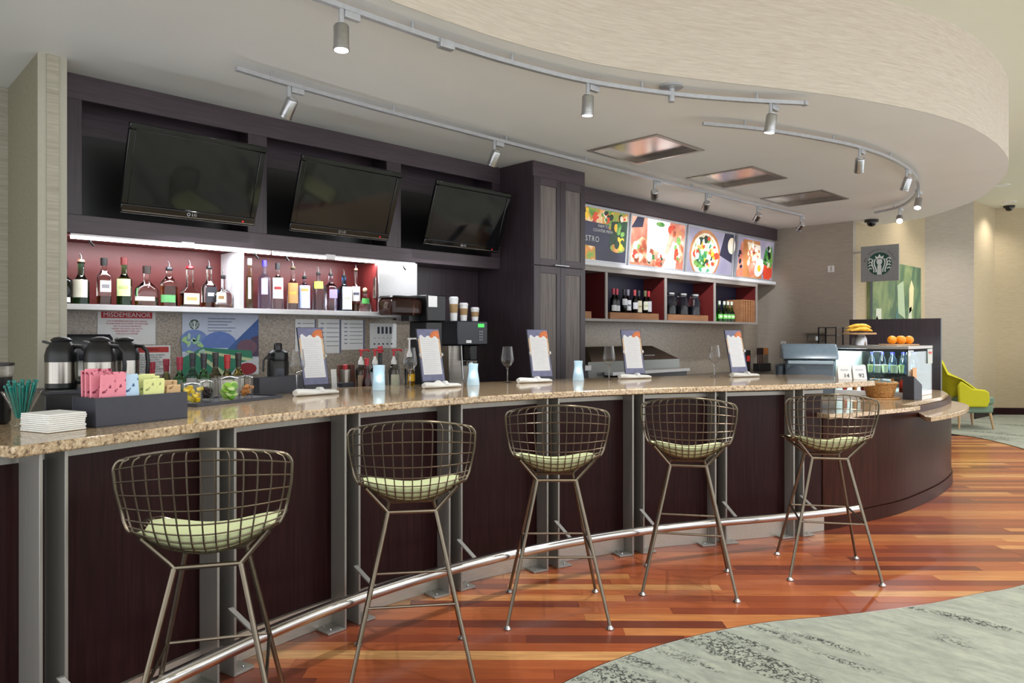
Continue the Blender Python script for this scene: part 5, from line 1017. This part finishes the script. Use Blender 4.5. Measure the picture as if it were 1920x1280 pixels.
bo = obj('serving_board', MB().sqlathe([(.17, .11, 0), (.172, .112, .006), (.17, .11, .012)], rnd=.5), woodm('paddle_wood', 'b8895c', 'd8b080', .5, 0), None); bo.location = (7.58, 2.40, ZS+.4748); bo.rotation_euler = (0, 0, -.65); tag(bo, 'wooden paddle board under the oranges on the pastry case', 'board')
orm = NT('orange_peel'); on = orm.noise(orm.coord(), 90, 2); orm.color(orm.ramp(on, [(.3, lin('e8860c')), (.7, lin('f6a01e'))])).bump(on, .3, .002).set(Roughness=.45)
for k, (dx, dy, lab) in enumerate([(-.088, -.03, 'left orange on the paddle board'), (0, -.045, 'front centre orange on the paddle board'), (.088, -.03, 'right orange on the paddle board'), (-.04, .045, 'rear left orange on the paddle board'), (.05, .05, 'rear right orange on the paddle board')]):
    c, s = math.cos(-.65), math.sin(-.65); t = thing('orange', lab, 'orange', (7.58+dx*c-dy*s, 2.40+dx*s+dy*c, ZS+.487), k, 'oranges on the paddle board'); obj('fruit', MB().sphere((0, 0, .041), .041, 18, .98), orm.m, t); obj('stem_scar', MB().lathe([(.005, .0815), (.003, .0835)], 8), solid('6a7a2a', .7), t)
pt = obj('partition_screen', MB().bb(0, .04, 0, .97, .001, 1.635), M['espresso_v'], None, .002); pt.location = (8.92, 2.40, 0); tag(pt, 'dark wood partition behind the pastry case', 'partition'); obj('edge_strip', MB().bb(-.003, .043, -.003, -.0002, .001, 1.636), M['black'], pt)
t = thing('wire_rack', 'black wire rack behind the grey hooded machine', 'rack', (10.2, 4.1, .0)); 
for x, y in ((-.12, -.12), (.12, -.12), (-.12, .12), (.12, .12)): obj('upright', MB().bb(x-.008, x+.008, y-.008, y+.008, .001, 1.56), M['black'], t)
for z in (.3, .9, 1.30, 1.44, 1.548): obj('shelf', MB().bb(-.11, .11, -.11, .11, z, z+.01), M['black'], t)

# ------------------------------------------------------------------ sign, painting, lounge chair, ceiling domes
t = thing('hanging_sign', 'square grey hanging sign with green roundel on the end wall', 'sign', (10.44, 3.785, 2.18))
obj('board', MB().bb(-.012, .012, -.485, 0, 0, .485), solid('8f9090', .5), t, .003); obj('bracket', MB().bb(-.01, .01, -.05, .112, .40, .425), M['steelh'], t)
SG = Matrix.Rotation(-PI/2, 4, 'Z')
em = bpy.data.objects.new('emblem_group', None); COL.objects.link(em); em.parent = t; em.location = (-.013, -.2425, .235); em.rotation_euler = (0, 0, -PI/2)
siren(em, 0, 0, .155, 0)
for ch in list(em.children): ch.parent = t; ch.matrix_local = Matrix.Translation((-.013, -.2425, .235)) @ SG
bpy.data.objects.remove(em)
s = 'WE PROUDLY SERVE'; R = .195
for k, c in enumerate(s):
    if c == ' ': continue
    a = math.radians(205-230*(k+.5)/len(s)-0)-0; ang = math.radians(170-160*(k+.5)/len(s))
    m = text_mb(c, .036, .001).xf(at(-.013, -.2425, .235) @ SG @ at(R*math.cos(ang), 0, R*math.sin(ang)) @ FACE @ Matrix.Rotation(ang-PI/2, 4, 'Z'))
    obj('letter', m, solid('26302e', .6), t)
t = thing('abstract_painting', 'large green abstract painting on the warm wall', 'painting', (12.12, 3.899, .85)); w, h = 2.30, 1.71
pn = NT('green_paint'); q = pn.noise(pn.coord('Object', (1.6, 1, .8)), 1.4, 5, .6, 1.2); pn.color(pn.ramp(q, [(.25, lin('26382e')), (.42, lin('4a6a4a')), (.55, lin('7d8f5c')), (.7, lin('a9b088'))])).set(Roughness=.6)
obj('canvas', MB().bb(-w/2, w/2, -.04, -.001, 0, h), pn.m, t)
def brush(pts, col): obj('brush_shape', MB().xz([(-w/2+w*x, h*y) for x, y in pts], -.043, -.0402), solid(col, .6), t)
brush([(.05, 0), (.22, 0), (.2, .42), (.12, .52), (.06, .4)], 'b9bf94'); brush([(.36, 0), (.62, 0), (.6, .3), (.5, .62), (.40, .3)], '3f6a66'); brush([(.28, 0), (.36, 0), (.36, .5), (.30, .48)], 'a9ae86'); brush([(.52, .55), (.66, .5), (.62, .85), (.5, .8)], 'a9bd9a'); brush([(.72, 0), (.98, 0), (.98, .34), (.76, .4)], 'a3b48c'); brush([(.74, .55), (.82, .6), (.84, .8), (.79, .87), (.74, .78)], 'd8cfa0'); brush([(.72, .4), (.80, .42), (.79, .62), (.73, .6)], 'c6cfb4'); brush([(.10, .46), (.2, .46), (.2, .58), (.11, .58)], 'cdd3c2'); brush([(.0, 0), (.04, 0), (.05, .9), (.0, .9)], '22302c')
ch = plain('citron_upholstery', 'bdb81a', .85, scale=120); sage = plain('sage_upholstery', '6f8571', .85, scale=120); lg = woodm('chair_leg_wood', 'a08058', 'c8a880', .5, 2)
t = thing('lounge_chair', 'citron lounge chair with sage seat beyond the partition', 'armchair', (13.0, 3.22, .0075), math.radians(-46)); t.scale = (.86, .86, .95)
prof = [(-.42, 1.14, .20), (-.40, 1.0, .30), (-.34, .80, .36), (-.28, .62, .38), (-.22, .48, .38), (-.2, .36, .38)]
rows = []; rows2 = []
for x, z, hw in prof:
    rows.append([(x+.30*max(0, (abs(u)-.35))*(1.2 if z < .75 else .5 if z < .9 else 0)*1.6, u*hw, z-(.0 if z < .9 else .12*u*u)) for u in [k/6 for k in range(-6, 7)]])
    rows2.append([(a+.045, b*.93, c) for a, b, c in rows[-1]])
m = MB().grid(rows); m.grid(rows2, True)
n0 = len(prof)*13; ed = [(0, j) for j in range(13)]+[(i, 12) for i in range(1, 6)]+[(5, j) for j in range(11, -1, -1)]+[(i, 0) for i in range(4, 0, -1)]
for a, b in zip(ed, ed[1:]+ed[:1]): ia, ib = a[0]*13+a[1], b[0]*13+b[1]; m.f.append((ia, ib, ib+n0, ia+n0))
obj('shell_back', m, ch, t, smooth=60)
for s in (-1, 1): obj('arm', MB().xz([(-.24, .36), (.26, .36), (.30, .45), (.29, .60), (.22, .64), (.0, .66), (-.2, .78), (-.26, .7)], -.03, .03).xf(at(0, s*.36, 0)), ch, t, .025)
obj('seat_cushion', MB().bb(-.22, .42, -.325, .325, .40, .52), sage, t, .03); obj('seat_base', MB().bb(-.2, .40, -.325, .325, .26, .395), sage, t, .03)
for x in (-.18, .36):
    for s in (-1, 1): obj('leg', MB().cyl((x, s*.28, .26), (x*1.12, s*.31, 0), .026, .016, 10), lg, t)
t = thing('lobby_cabinet', 'beige lobby cabinet at the right edge of the view', 'cabinet', (14.62, 2.45, .0075), math.radians(-48)); obj('body', MB().bb(0, 1.0, -.4, 0, .08, .93), plain('beige_laminate', 'a3947c', .5), t, .004); obj('plinth', MB().bb(.03, .97, -.37, -.03, 0, .08), M['black'], t); obj('top', MB().bb(-.02, 1.02, -.42, .02, .9302, .96), plain('beige_top', 'b3a68e', .4), t)
for x, y, z, lab in ((10.53, 3.68, ZC, 'dark dome camera under the bar soffit'), (15.4, 3.05, ZU, 'dark dome camera on the lobby ceiling')):
    t = thing('dome_camera', lab, 'security camera', (x, y, z)); obj('mount', MB().lathe([(.09, -.001), (.09, -.03), (.08, -.035)], 20), M['black'], t); obj('dome', MB().lathe([(.06, -.0352), (.058, -.06), (.04, -.085), (.01, -.095)], 18), M['blackgloss'], t)
